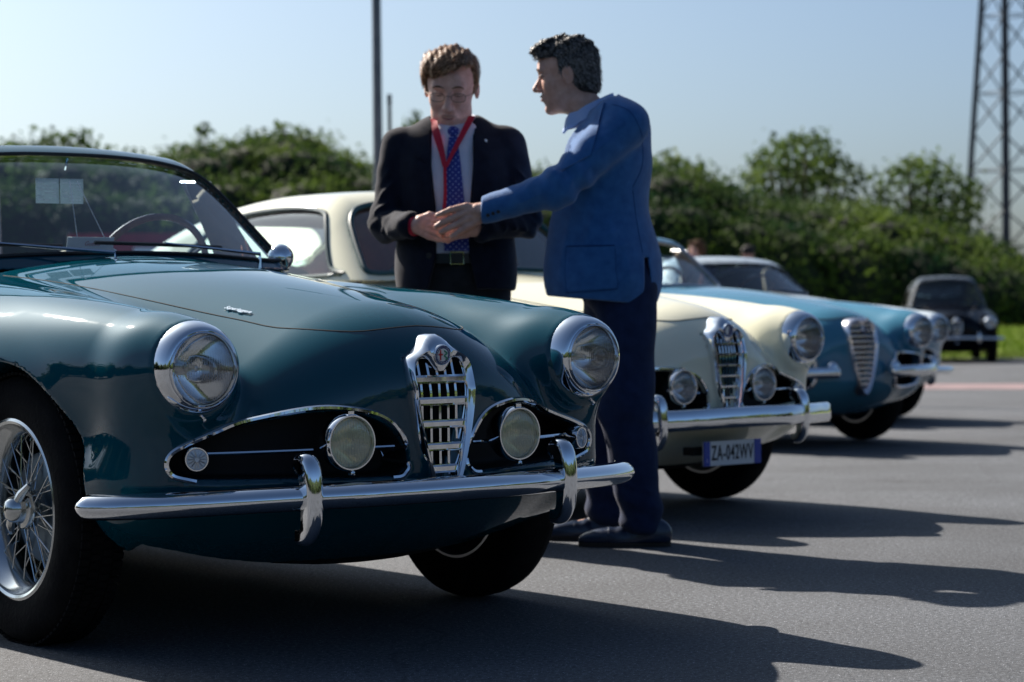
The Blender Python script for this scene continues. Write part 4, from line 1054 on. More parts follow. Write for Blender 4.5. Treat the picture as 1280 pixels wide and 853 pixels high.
card.matrix_world = cz @ Matrix.Translation((-.865, -.055, 1.002)) @ Matrix.Rotation(math.radians(14), 4, 'Y')
MB().box((0, 0, 0), (.003, .150, .042)).build('card_sheet', M['card'], card, smooth=False)
text('card_print', 'Guests', .018, M['redink'], card, (.0022, .005, .002), basis((0, 1, 0), (1, 0, 0)), .0002, .3)
for s in (-1, 1): MB().tube([(0, s * .044, .02), (-.16, .01 + s * .012, .155)], .0011, 5).build('card_string', M['card'], card)

# --------------------------------------------------- cream coupe
CAR2 = (.322, 9.509, 39.6)
bp2 = [(-.040, -.030), (-.042, .004), (-.034, .014), (.020, .018), (.034, .010), (.038, -.030), (.030, -.032), (.020, .004), (-.026, .004), (-.032, -.032)]
cfg2 = dict(h=.015, cw=-.62, wcurv=.16, side_dx=.12, bars=[.671, .631, .589, .549, .509, .467, .427], gs=1.04, gz=.015, gw=.92, uprights=[-.048, -.032, -.016, 0, .016, .032, .048], up_w=.0026, fog_y=.212, fog_z=.512, bar_h=.0045,
            badge=.024, dark_badge=True, foglens=M['foglensw'], seam_r=.003, bumper_z=.385, bumper_prof=bp2, over_x=.775, over_y=.375, vent=False,
            lining=M['lining_red'] if 'lining_red' in M else M['darktrim'], frame_mat=M['frameteal'] if 'frameteal' in M else M['trimrubber'],
            bumper=[(.870, 0), (.866, .12), (.85, .25), (.80, .375), (.735, .50), (.67, .61), (.625, .69), (.59, .735), (.565, .742)], frame_r=.012)
car2, F2_, G2_, F2b_, n02_ = build_car('cream coupe with a white and blue number plate reading ZA-042WV', CARS, CAR2, M['cream'], cfg2)
# number plate
pl = empty('number_plate', (.80, -.012, .262)); pl.parent = car2; pl.scale = (1, .87, .87)
MB().box((0, 0, 0), (.008, .345, .105)).build('plate_base', M['platewhite'], pl, smooth=False)
MB().box((.003, -.155, 0), (.006, .035, .1052)).build('plate_band', M['plateblue'], pl, smooth=False); MB().box((.003, .152, 0), (.006, .040, .1052)).build('plate_band', M['plateblue'], pl, smooth=False)
text('plate_lettering', 'ZA-042WV', .090, M['ink'], pl, (.0048, -.002, -.001), basis((0, 1, 0), (1, 0, 0)), .0006, 0, sx=.54, offset=.0012, space=1.12)
text('plate_mark', 'I', .022, M['platewhite'], pl, (.0066, -.156, -.030), basis((0, 1, 0), (1, 0, 0)), .0003)
MB().box((.74, 0, .27), (.06, .36, .03)).build('plate_bracket', M['black'], car2)

# --------------------------------------------------- light blue car with the slatted shield
RR = smooth_poly([(.335, .37), (.31, .40), (.305, .46), (.31, .52), (.335, .55), (.45, .555), (.56, .545), (.60, .52), (.615, .46), (.60, .40), (.57, .37), (.45, .36)], 3)
def mod3(F0, n0):
    def F(x, y, z):
        f = F0(x, y, z); Y = np.abs(y)
        # a lower, fuller chin
        m = (x > .2) & (z > .30) & (z < .62) & (Y < .72)
        if m.any():
            q = poly_sdf(Y[m], z[m], RR); q = smax(q, (n0(Y[m]) - .10) - x[m], .015); f = f.copy(); f[m] = smax(f[m], -q, .010)
        return f
    return F
SH3_O = [(0, .765), (.03, .765), (.065, .757), (.093, .735), (.107, .70), (.108, .65), (.100, .58), (.083, .50), (.058, .42), (.032, .345), (.012, .318), (0, .314)]
SH3_I = [(0, .708), (.012, .716), (.030, .735), (.055, .732), (.074, .715), (.085, .68), (.085, .62), (.078, .56), (.064, .49), (.044, .42), (.022, .372), (0, .362)]
M['palechrome'] = mat('aged_chrome', (.80, .76, .78), .22, 1.0)
CAR3 = (1.611, 14.31, 33.0)
cfg3 = dict(h=.019, intake=False, fog=False, shield=SH3_O, opening=SH3_I, bars=list(np.arange(.385, .725, .0305)), uprights=[], badge=.018, dark_badge=True, trim=M['palechrome'], bar_mat=M['palechrome'],
            bar_h=.0085, mod=mod3, open_poly=RR, full_bumper=False, seam_r=.004, wsy=.93, cw=-1.15, seat_dx=-.4, open_top=True, frame_mat=M['satin'], frame_r=.011, lowz=.12, name='parked_car')
car3, F3_, G3_, F3b_, n03_ = build_car('light blue open car with an oval grille of plain horizontal slats', CARS, CAR3, M['lightblue'], cfg3)
for s in (-1, 1):
    P = push_on(F3b_, [(s * a, b) for a, b in np.array(RR) + .006 * (RR - [.46, .46]) / np.linalg.norm(RR - [.46, .46], axis=1, keepdims=True)])
    bead(F3b_, P, .011, .003, True, 8).build('intake_trim', M['palechrome'], car3)
    pts = smooth_poly([(.775, s * .20, .452), (.792, s * .24, .455), (.770, s * .40, .455), (.705, s * .56, .452), (.60, s * .70, .450), (.53, s * .745, .448)], 5, False)
    mb = MB(); t_ = len(pts); sd_ = [min(1, .35 + .65 * min(i, t_ - 1 - i) / 3) for i in range(t_)]
    out3 = [(1, s * .35 * (i / t_) * 2, 0) for i in range(t_)]
    mb.sweep(pts, out3, [(.032 * math.cos(a), .020 * math.sin(a)) for a in np.linspace(0, 2 * PI, 15)[:-1]], side=sd_); b3 = mb.build('bumper', M['chrome'], car3)
    MB().lathe([(1e-4, .05), (.020, .044), (.034, .028), (.038, .0), (.034, -.02), (.018, -.034), (1e-4, -.036)], (.765, s * .235, .470), (.2, 0, 1), 20).build('overrider', M['chrome'], b3)

# --------------------------------------------------- silver-blue coupe at the far end of the row
CAR4 = (2.316, 17.60, 33.0)
M['silverblue'] = paint('silver_blue_paint', (.50, .58, .62), .3)
cfg4 = dict(h=.024, bars=[.644, .592, .541, .490, .438], uprights=[-.04, 0, .04], full=False, vent=False, seam_r=.004, cw=-.74, roof=1.255)
car4, *_ = build_car('silver-blue coupe at the far end of the row, mostly hidden', CARS, CAR4, M['silverblue'], cfg4)

# --------------------------------------------------- black saloon standing apart
M['roofsheen'] = paint('roof_sky_sheen', (.10, .12, .14))  # grey paints the sky's pale reflection onto the black saloon's roof
CAR5 = (7.56, 40.6, -5.0)
cfg5 = dict(h=.03, gside=.18, rake=.85, wcurv=.25, wsy=1.03, bars=[.60, .54, .48], gs=1.15, uprights=[0], intake=False, fog=False, full=False, roof=1.50, wsdz=.14, roof_paint=M['roofsheen'], hood_drop=-.04, vent=False, name='parked_car', bumper_z=.42, seam_r=.006)
car5, *_ = build_car('black saloon parked facing us far away at the right edge', None, CAR5, M['darkpaint'], cfg5)
# ------------------------------------------------------------------ people
def skin_mat(name, c0, c1):
    m = vary(mat(name, c0, .5), c0, c1, 45, 8, .5, 220, (.42, .6), dist=.003)
    b = m.node_tree.nodes['Principled BSDF']
    b.inputs['Subsurface Weight'].default_value = .12; b.inputs['Subsurface Radius'].default_value = (.8, .3, .15); b.inputs['Subsurface Scale'].default_value = .008
    return m
def cloth(name, c0, c1, scale=500, bump=.35, sh=.08):
    m = vary(mat(name, c0, .9, spec=.2, sheen=sh), c0, c1, 30, 8, bump, scale, dist=.002)
    return m
M['skin_a'] = skin_mat('skin_fair', (.62, .34, .27), (.76, .47, .38))
M['skin_b'] = skin_mat('skin_tanned', (.52, .28, .20), (.66, .39, .30))
M['jacket_navy'] = cloth('navy_wool', (.004, .006, .015), (.008, .012, .026))
M['jacket_blue'] = cloth('blue_linen', (.018, .095, .27), (.034, .145, .37), 420, .6, .35)
M['trouser_navy'] = cloth('navy_trousers', (.008, .018, .055), (.014, .028, .08))
M['trouser_dark'] = cloth('charcoal_trousers', (.010, .014, .018), (.018, .022, .028))
M['shirt_white'] = cloth('pale_shirt', (.60, .62, .74), (.68, .70, .80), 900, .15)
M['shirt_blue'] = cloth('light_blue_shirt', (.36, .48, .76), (.44, .56, .82), 900, .15)
M['lanyard'] = mat('red_lanyard', (.50, .008, .035), .6)
M['shoe'] = vary(mat('navy_shoe_leather', (.012, .022, .05), .3, coat=.4), (.010, .018, .04), (.02, .035, .075), 12, 4, .2, 80)
M['sole'] = mat('shoe_sole', (.035, .025, .02), .7)
M['rimwire'] = mat('spectacle_wire', (.16, .12, .09), .3, .7)
M['belt'] = mat('black_belt', (.006, .006, .008), .35)
M['eyewhite'] = mat('eye_white', (.6, .58, .55), .25); M['iris'] = mat('eye_iris', (.04, .03, .02), .15)
M['lip'] = mat('lip_skin', (.32, .12, .10), .45)
M['hair_brown'] = vary(mat('greying_brown_hair', (.12, .07, .035), .75, spec=.25), (.08, .040, .020), (.18, .10, .055), 60, 6, .8, 240)
M['hair_grey'] = vary(mat('dark_grey_hair', (.05, .045, .045), .75, spec=.25), (.012, .011, .011), (.06, .056, .054), 30, 6, .8, 240)
M['strand_brown'] = vary(mat('brown_hair_strand', (.2, .12, .07), .45, spec=.4), (.14, .065, .030), (.50, .30, .17), 120, 4)
M['strand_grey'] = vary(mat('grey_hair_strand', (.1, .1, .1), .45, spec=.4), (.025, .023, .022), (.27, .26, .25), 110, 4)
M['seam_shade_blue'] = mat('jacket_seam_shade', (.006, .05, .19), .9)  # darker blue for the seams and the painted pocket shadow line
tm = mat('tie_blue_dots', (.01, .03, .30), .45, sheen=.3); M['tie'] = tm
t_, b_, N_, L_ = nodes(tm); tc_ = N_('ShaderNodeTexCoord'); mp_ = N_('ShaderNodeMapping'); mp_.inputs['Scale'].default_value = (70, 70, 70); mp_.inputs['Rotation'].default_value = (0, math.radians(45), 0)
# woven dots on a square lattice
sx_ = N_('ShaderNodeSeparateXYZ'); L_(tc_.outputs['Object'], mp_.inputs[0]); L_(mp_.outputs[0], sx_.inputs[0])
def frac_(out):
    a = N_('ShaderNodeMath'); a.operation = 'FRACT'; L_(out, a.inputs[0]); s_ = N_('ShaderNodeMath'); s_.operation = 'SUBTRACT'; s_.inputs[1].default_value = .5; L_(a.outputs[0], s_.inputs[0])
    q = N_('ShaderNodeMath'); q.operation = 'POWER'; q.inputs[1].default_value = 2; L_(s_.outputs[0], q.inputs[0]); return q.outputs[0]
ad_ = N_('ShaderNodeMath'); L_(frac_(sx_.outputs[0]), ad_.inputs[0]); L_(frac_(sx_.outputs[2]), ad_.inputs[1])
lt_ = N_('ShaderNodeMath'); lt_.operation = 'LESS_THAN'; lt_.inputs[1].default_value = .028; L_(ad_.outputs[0], lt_.inputs[0])
mx_ = N_('ShaderNodeMix'); mx_.data_type = 'RGBA'; mx_.inputs[6].default_value = (.008, .022, .24, 1); mx_.inputs[7].default_value = (.30, .38, .62, 1)
L_(lt_.outputs[0], mx_.inputs[0]); L_(mx_.outputs[2], b_.inputs['Base Color'])

def frame3(fwd, pitch, roll=0):
    """head frame: columns = forward, left-ish, up; fwd horizontal angle vector, pitch>0 looks down"""
    f = Vector((fwd[0], fwd[1], 0)).normalized(); up = Vector((0, 0, 1)); l = up.cross(f)
    R = Matrix((f, l, up)).transposed(); R = R @ Matrix.Rotation(pitch, 3, 'Y') @ Matrix.Rotation(roll, 3, 'X')
    return np.array(R)

def head_sdf(P, c, R, k=1.0, old=0.0):
    x, y, z = [(R[0][i] * (P[0] - c[0]) + R[1][i] * (P[1] - c[1]) + R[2][i] * (P[2] - c[2])) / k for i in range(3)]
    Y = np.abs(y); Q = (x, y, z); S = (x, Y, z)
    f = ell(Q, (-.012, 0, .035), (.098, .078, .086))
    f = smin(f, ell(Q, (.022, 0, -.030), (.068, .062, .090)), .03)
    f = smin(f, ell(Q, (.028, 0, -.078), (.054, .052 + .004 * old, .038)), .025)
    f = smin(f, ell(S, (.050, .036, -.022), (.030, .026, .030)), .018)          # cheekbones
    f = smin(f, ell(Q, (.072, 0, -.104), (.020, .022, .017)), .018)             # chin
    f = smin(f, ell(S, (.077, .026, .031), (.016, .026, .009)), .012)           # brow
    f = smin(f, ell(Q, (.078, 0, .045), (.012, .045, .03)), .02)
    f = smax(f, -ell(S, (.098, .031, .010), (.019, .020, .013)), .012)          # sockets
    f = smin(f, cone(Q, (.080, 0, .018), (.111, 0, -.026), .0075, .0125), .012) # nose
    f = smin(f, ell(S, (.100, .0135, -.032), (.011, .008, .008)), .006)
    f = smin(f, ell(Q, (.082, 0, -.060), (.014, .028, .018)), .014)             # muzzle
    f = smin(f, ell(Q, (.094, 0, -.0545), (.008, .022, .0045)), .004)
    f = smin(f, ell(Q, (.092, 0, -.0665), (.008, .019, .0055)), .004)
    f = smax(f, -ell(Q, (.101, 0, -.0602), (.010, .022, .0018)), .003)          # mouth line
    # folds from nose to mouth
    f = smax(f, -cone(S, (.096, .022, -.030), (.085, .036, -.062), .003, .003), .006)
    f = smin(f, ell(S, (.076, .031, .011), (.0125, .0135, .0105)), .003)        # lids/eyeball bulge
    ear = ell(S, (-.010, .079, -.004), (.019, .009, .032)); ear = smax(ear, -ell(S, (-.004, .089, .0), (.010, .007, .018)), .004)
    f = smin(f, ear, .006)
    return f * k

def creases(P, segs):
    """sharp little ridges of cloth along segments (a, b, height, width)"""
    x, y, z = P; out = np.zeros(x.shape)
    for a, b, h, w in segs:
        a = np.array(a, float); d = np.array(b, float) - a; L = d @ d
        t = np.clip(((x - a[0]) * d[0] + (y - a[1]) * d[1] + (z - a[2]) * d[2]) / L, 0, 1)
        r2 = (x - a[0] - t * d[0]) ** 2 + (y - a[1] - t * d[1]) ** 2 + (z - a[2] - t * d[2]) ** 2
        q = np.sqrt(r2); out -= h * np.exp(-np.abs(q / w) ** 1.4) * np.sin(PI * np.clip(t * .9 + .07, 0, 1))
    return out

def hair_sdf(P, c, R, k, style):
    x, y, z = [(R[0][i] * (P[0] - c[0]) + R[1][i] * (P[1] - c[1]) + R[2][i] * (P[2] - c[2])) / k for i in range(3)]
    Y = np.abs(y); Q = (x, y, z)
    if style == 'curly':
        f = ell(Q, (-.014, 0, .044), (.106, .083, .090)); f = smin(f, ell(Q, (-.062, 0, -.030), (.050, .062, .060)), .03)
        f = smin(f, ell(Q, (.055, 0, .100), (.050, .060, .032)), .03)
        n = .0045 * np.sin(x * 150 + 2 * np.sin(z * 90)) * np.sin(y * 140 + 1.5) + .004 * np.sin(z * 170 + x * 60) + .0025 * np.sin(x * 310 + y * 250) * np.sin(z * 290)
        f = f + n * np.clip((z - .02) * 14, .15, 1.3)
        cut = smax(x - (.030 + .30 * (z - .055)), .078 - z + .0 * x, .012) # front: keep only behind the temple or above the brow
        face = np.minimum(x - .012 + .0 * z, x - .012)
        line = np.where(z > .075, x - .098, x - .022)                       # hairline / sideburn
        line = np.minimum(smax(x - .026, .074 - z, .01), x - .100) * -1
        keep = smax(x - .098, np.minimum(.072 - z, 9), .01)
        front = smax(x - (.020), -(z - .066), .01)                         # region of face to cut: x>.02 and z<.066
        cutf = -smax(.018 + .5 * np.clip(-.0 - z, 0, .05) - x, z - .068 - .18 * (x - .06), .006)
        f = smax(f, cutf, .004)
        low = (-.048 + .0 * x) - z; low = np.where(x < -.03, -.078 + .25 * (x + .03) - z, low)
        f = smax(f, low, .006)
        ear = ell((x, Y, z), (-.012, .080, -.008), (.020, .016, .030)); f = smax(f, -ear, .004)
    else:
        f = ell(Q, (-.016, 0, .044), (.106, .087, .084))
        f = smin(f, ell(Q, (.050, -.012, .092), (.056, .070, .034)), .03)
        f = smin(f, ell(Q, (.0, -.066, .055), (.060, .026, .060)), .02)
        n = .0022 * np.sin(y * 150 + x * 40 + 2 * np.sin(z * 30)) + .0016 * np.sin(y * 360 - x * 60 + z * 30)
        f = f + n
        # side parting
        f = smax(f, -cone(Q, (.075, .030, .128), (-.06, .036, .150), .006, .005), .006)
        cutf = -smax(.024 - x, z - (.074 + .026 * np.clip(y / .05, -.6, 1) + .004 * np.sin(y * 190)) - .30 * (x - .07), .006)
        f = smax(f, cutf, .004)
        low = np.where(x < -.01, -.062 + .20 * (x + .02) - z, -.030 - z)
        f = smax(f, low, .006)
        ear = ell((x, Y, z), (-.008, .082, -.006), (.018, .018, .030)); f = smax(f, -ear, .004)
    return f * k

def to_world(c, R, k, p): return tuple(np.array(c) + np.array(R) @ (np.array(p) * k))

def hand_sdf(P, bones):
    """bones: list of chains; each chain = [(point, radius), ...]; flat palm chain first"""
    f = None
    for ch in bones:
        for (a, ra), (b, rb) in zip(ch[:-1], ch[1:]):
            d = cone(P, a, b, ra, rb); f = d if f is None else smin(f, d, .0028)
    return f

def strands(name, F, c, R, k, m, parent, n, seed, length, flow, width=.0011, lift=.004):
    """fine ribbons of hair combed over the hair volume"""
    rs = np.random.RandomState(seed); R = np.array(R); c = np.array(c)
    d = rs.normal(size=(n * 4, 3)); d /= np.linalg.norm(d, axis=1, keepdims=True); d = d[(d[:, 2] > -.75)][:n * 3]
    O = c + (d @ R.T) * .24 + R @ np.array([-.01, 0, .03]); D = -(d @ R.T); t = np.zeros(len(O))
    for _ in range(45): t += np.clip(F(*(O + t[:, None] * D).T), -.01, .02) * .8
    P = O + t[:, None] * D; ok = (np.abs(F(*P.T)) < .002)
    loc = (P - c) @ R / k; ok &= ~((loc[:, 0] > .03) & (loc[:, 2] < .055)); P = P[ok][:n]; n = len(P)
    L = length * rs.uniform(.5, 1.25, (n, 1)); ph = rs.uniform(0, 6.28, (n, 1)); rows = []
    off = lift * rs.uniform(.15, 1.2, n); seg = 6
    dirn = None
    for q in range(seg + 1):
        N = normal_at(F, P, .003); loc = (P - c) @ R / k; fl = flow(loc, q / seg, ph) @ R.T
        if dirn is None: dirn = fl + rs.normal(size=(n, 3)) * .22
        dd = .5 * dirn + .5 * fl; dd -= N * (dd * N).sum(1, keepdims=True); dd /= np.linalg.norm(dd, axis=1, keepdims=True) + 1e-9; dirn = dd
        wv_ = np.cross(N, dd) * (width * (1 - .8 * q / seg)) * (1 + .6 * rs.rand(n, 1)); rows.append((P - wv_, P + wv_))
        P = P + dd * L / seg; f = F(*P.T); P = P - N * (f - off * math.sin(PI * min(1, .25 + .75 * q / seg)) * 1.2)[:, None] * .7
    V = np.stack([r[i_] for r in rows for i_ in (0, 1)], 1).reshape(-1, 3); b = np.arange(n)[:, None] * (2 * (seg + 1))
    Q = np.concatenate([b + np.array([2 * q, 2 * q + 1, 2 * q + 3, 2 * q + 2]) for q in range(seg)])
    return tag(mesh_np(name, V, Q, m, parent), kind='stuff')

def flow_curly(p, t, ph):
    x, y, z = p.T; a = ph[:, 0] + t * 5
    f = np.stack([-.25 + .5 * (z > .09) + .9 * np.cos(a), .35 * np.sign(y) + .9 * np.sin(a), -.55 + .3 * np.sin(a * 1.3)], 1)
    s_ = (z < .06)[:, None]; return np.where(s_, np.stack([-.5 + 0 * x, .0 * x, -.85 + 0 * x], 1), f)
def flow_part(p, t, ph):
    x, y, z = p.T; s = np.where(y > .035, 1.0, -1.0)
    f = np.stack([.10 + .5 * np.clip(x * 12, -1, 1) * (z > .08), s * .8, -.35 - 1.2 * (z < .08)], 1)
    return f + .25 * np.stack([np.cos(ph[:, 0] + t * 4), 0 * x, np.sin(ph[:, 0] + t * 3)], 1)

def patch(F, corners_grid, d, off, thick, m, name, parent):
    """grid of points (rows x cols x 3) pushed along d onto F, given thickness"""
    G_ = np.asarray(corners_grid, float); r, c_ = G_.shape[:2]
    P = march(F, G_.reshape(-1, 3), d, 0, 1.2, 500); N = normal_at(F, P, .004)
    A = P + N * off; Bk = A + N * thick
    V = np.concatenate([A, Bk]); n = r * c_; Fq = []
    for i in range(r - 1):
        for j in range(c_ - 1):
            a, b, e, f = i * c_ + j, i * c_ + j + 1, (i + 1) * c_ + j + 1, (i + 1) * c_ + j
            Fq += [(a + n, b + n, e + n, f + n), (f, e, b, a)]
    for i in range(r - 1):
        for j in (0, c_ - 1): a, b = i * c_ + j, (i + 1) * c_ + j; Fq.append((a, b, b + n, a + n) if j == 0 else (b, a, a + n, b + n))
    for j in range(c_ - 1):
        for i in (0, r - 1): a, b = i * c_ + j, i * c_ + j + 1; Fq.append((b, a, a + n, b + n) if i == 0 else (a, b, b + n, a + n))
    return MB().add(V, Fq).build(name, m, parent, angle=40)

def quadgrid(p00, p01, p11, p10, r, c_):
    p00, p01, p11, p10 = map(np.array, (p00, p01, p11, p10)); out = []
    for i in range(r):
        t = i / (r - 1); out.append([(p00 * (1 - t) + p10 * t) * (1 - j / (c_ - 1)) + (p01 * (1 - t) + p11 * t) * (j / (c_ - 1)) for j in range(c_)])
    return np.array(out)



def mesh_person(root_loc, label, group, Fskin, lo, hi, m, h=.0052):
    V, Q, N = surf(Fskin, lo, hi, h)
    o = mesh_np('person', V, Q, m, None, N); o.location = root_loc
    return tag(o, label, 'person', group)

def wr(P, a=.004, f=26, ph=0.0, dirv=(0, 0, 1)):
    """gentle cloth folds"""
    x, y, z = P
    return a * 1.25 * (np.sin(f * z + 3 * np.sin(f * .35 * x + ph) + ph) * .6 + np.sin(f * 1.7 * (x + z) + 2 * np.sin(f * .5 * y) + ph * 2) * .4)

GP = 'two men talking between the cars'
# =================================================== man in the blue jacket (profile, reaching left)
if True:
    X0, Y0 = .35, 8.0; loc = (X0, Y0, 0)
    hc = (-.155, .03, 1.585); hR = frame3((-1, .12), math.radians(9)); hk = 1.0
    sh_n, el_n, wr_n = (.035, -.165, 1.405), (-.195, -.235, 1.192), (-.448, -.150, 1.125)
    sh_f, el_f, wr_f = (.02, .20, 1.405), (.05, .275, 1.13), (.02, .25, .90)
    hp_n, kn_n, an_n = (.045, -.09, .90), (.035, -.11, .48), (.085, -.10, .09)
    hp_f, kn_f, an_f = (.02, .10, .90), (-.035, .12, .48), (-.045, .16, .09)
    def fingers(P):
        pk = (-.478, -.150, 1.112)
        ch = [[(wr_n, .027), ((-.462, -.152, 1.122), .028)],
              [((-.455, -.150, 1.128), .019), ((-.498, -.152, 1.140), .0125), ((-.548, -.160, 1.128), 0.0110), ((-.572, -.164, 1.118), 0.0100), ((-.592, -.166, 1.110), 0.0088)],
              [((-.455, -.152, 1.120), .019), ((-.500, -.158, 1.118), .0125), ((-.550, -.168, 1.098), 0.0112), ((-.575, -.172, 1.086), 0.0104), ((-.596, -.172, 1.074), 0.0092)],
              [((-.455, -.152, 1.110), .019), ((-.496, -.164, 1.096), .012), ((-.540, -.176, 1.074), 0.0109), ((-.563, -.180, 1.063), 0.0100), ((-.580, -.180, 1.055), 0.0088)],
              [((-.450, -.150, 1.100), .018), ((-.486, -.166, 1.078), .011), ((-.518, -.180, 1.058), 0.0098), ((-.534, -.184, 1.047), 0.0090), ((-.546, -.184, 1.038), 0.0078)],
              [((-.455, -.146, 1.105), .022), ((-.478, -.128, 1.078), .0165), ((-.508, -.118, 1.060), .0115), ((-.538, -.118, 1.052), 0.0112)]]
        return hand_sdf(P, ch)
    def far_hand(P):
        ch = [[(wr_f, .027), ((.005, .245, .865), .028)]]
        for i, dy in enumerate((-.03, -.01, .01, .03)):
            ch.append([((.005 + dy * .6, .245, .865), .014), ((.0 + dy, .242, .815), .0105), ((-.004 + dy, .235, .785), .009), ((-.006 + dy, .225, .765), .0078)])
        ch.append([((-.015, .235, .88), .014), ((-.045, .22, .85), .011), ((-.055, .215, .82), .009)])
        return hand_sdf(P, ch)
    def skin(x, y, z):
        P = (x, y, z)
        f = cone(P, (-.105, .02, 1.49), (-.035, .01, 1.40), .058, .064)
        f = smin(f, ell(P, (-.03, 0, 1.22), (.105, .16, .22)), .05); f = smin(f, ell(P, (-.02, 0, .98), (.11, .15, .14)), .06)
        for a, b, c in ((sh_n, el_n, wr_n), (sh_f, el_f, wr_f)):
            f = smin(f, cone(P, a, b, .048, .038), .04); f = smin(f, cone(P, b, c, .038, .027), .01)
        for a, b, c in ((hp_n, kn_n, an_n), (hp_f, kn_f, an_f)):
            f = smin(f, cone(P, a, b, .075, .05), .03); f = smin(f, cone(P, b, c, .048, .036), .01)
            f = smin(f, cone(P, (c[0], c[1], .05), (c[0] - .13, c[1], .03), .032, .024), .02)
        m_ = z > 1.38; 
        if m_.any(): f = f.copy(); f[m_] = smin(f[m_], head_sdf((x[m_], y[m_], z[m_]), hc, hR, hk), .018)
        m_ = (x < -.40) & (z < 1.2) & (z > .98)
        if m_.any(): f[m_] = smin(f[m_], fingers((x[m_], y[m_], z[m_])), .008)
        m_ = (x < .12) & (z < 1.0) & (z > .70) & (y > .15)
        if m_.any(): f[m_] = smin(f[m_], far_hand((x[m_], y[m_], z[m_])), .008)
        return f
    man_b = mesh_person(loc, 'man in profile in a bright blue jacket, reaching out his left hand', GP, skin, (-.66, -.33, -.01), (.22, .38, 1.76), M['skin_b'])
    hair = lambda x, y, z: hair_sdf((x, y, z), hc, hR, hk, 'curly')
    hd = surf(hair, (-.32, -.13, 1.44), (.02, .18, 1.78), .0042, thr=2.6)
    hb_ = part_of('hair', hd, np.ones(len(hd[1]), bool), M['hair_grey'], man_b)
    strands('hair_strands', hair, hc, hR, hk, M['strand_grey'], hb_, 3800, 4, .019, flow_curly, .0011, .006)
    for s in (-1, 1):
        e = MB().lathe([(1e-4, .0095), (.0045, .0088), (.0085, .005), (.0098, 0), (.0085, -.005)], to_world(hc, hR, hk, (.0775, s * .031, .0105)), Vector(to_world((0, 0, 0), hR, 1, (1, s * .1, -.15))), 14); ey = e.build('eye', M['eyewhite'], man_b)
        MB().lathe([(1e-4, .0102), (.0045, .0095)], to_world(hc, hR, hk, (.0780, s * .031, .0095)), Vector(to_world((0, 0, 0), hR, 1, (1, s * .1, -.25))), 12).build('iris', M['iris'], ey)
        br_ = MB(); pts = [to_world(hc, hR, hk, p) for p in ((.0905, s * .012, .030), (.0900, s * .026, .0355), (.079, s * .044, .0315))]
        br_.tube(pts, [.0030, .0036, .0018], 6).build('eyebrow', M['hair_grey'], man_b)
    # shirt
    def shirt(x, y, z):
        P = (x, y, z); f = ell(P, (-.035, 0, 1.22), (.135, .175, .24)); f = smin(f, ell(P, (-.03, 0, .98), (.15, .16, .16)), .06)
        f = smin(f, ell(P, (-.01, 0, 1.38), (.09, .15, .08)), .05)
        return smax(f, .86 - z, .01)
    sd_ = surf(shirt, (-.25, -.22, .84), (.16, .22, 1.50), .009); sh_ = part_of('shirt', sd_, np.ones(len(sd_[1]), bool), M['shirt_blue'], man_b)
    # collar: a folded band round the neck
    ring = []
    for a in np.linspace(0, 2 * PI, 41)[:-1]:
        cx, cy = -.070, .015; u = math.cos(a); v = math.sin(a)
        zz = 1.474 + .034 * u - .018 * max(0, -u) ** 4      # higher at the nape (u=+1)
        ring.append((cx + .074 * u - .020 * (zz < 1.44), cy + .070 * v, zz))
    V = []; n_ = len(ring)
    for dz, dr in ((.014, -.008), (.017, -.003), (-.008, .003), (-.030, .009), (-.034, .003)):
        for (a, b, c) in ring:
            d = Vector((a + .070, b - .015, 0)).normalized(); V.append((a + d.x * dr, b + d.y * dr, c + dz))
    MB().add(V, [(j * n_ + i, j * n_ + (i + 1) % n_, (j + 1) * n_ + (i + 1) % n_, (j + 1) * n_ + i) for j in range(4) for i in range(n_)]).build('collar', M['shirt_blue'], man_b, angle=50)
    # jacket
    def arm_sleeve(P, a, b, c, r0, r1, r2):
        f = cone(P, a, b, r0, r1); g = cone(P, b, c, r1, r2); return smin(f, g, .03)
    # folds: fanning from the armpit, bunched at the elbow, hanging on the side of the body
    CRS = [((.02, -.25, 1.40), (-.12, -.29, 1.33), .006, .010), ((.0, -.25, 1.36), (-.14, -.30, 1.27), .006, .010), ((-.03, -.24, 1.32), (-.16, -.29, 1.20), .006, .010),
           ((-.10, -.24, 1.36), (-.19, -.27, 1.30), .006, .009), ((-.16, -.29, 1.27), (-.22, -.28, 1.17), .007, .009), ((-.20, -.29, 1.26), (-.25, -.26, 1.17), .006, .008), ((-.14, -.29, 1.24), (-.185, -.29, 1.15), .007, .009),
           ((-.25, -.26, 1.24), (-.33, -.24, 1.15), .005, .009), ((-.30, -.24, 1.21), (-.38, -.21, 1.12), .004, .009), ((-.24, -.28, 1.18), (-.36, -.24, 1.125), .004, .008), ((-.36, -.21, 1.18), (-.41, -.19, 1.11), .004, .008)]
    CRB = [((.06, -.22, 1.30), (-.02, -.21, 1.10), .006, .013), ((.09, -.18, 1.26), (.04, -.20, 1.02), .005, .013), ((-.06, -.20, 1.16), (-.12, -.19, .96), .005, .014), ((-.02, -.20, 1.12), (-.02, -.21, .92), .004, .016),
           ((.05, -.20, 1.08), (-.05, -.21, 1.03), .004, .012), ((.07, -.20, 1.02), (-.04, -.21, .99), .004, .012), ((-.15, -.15, 1.10), (-.19, -.15, .88), .005, .014), ((.03, -.21, .98), (.05, -.21, .83), .004, .014)]
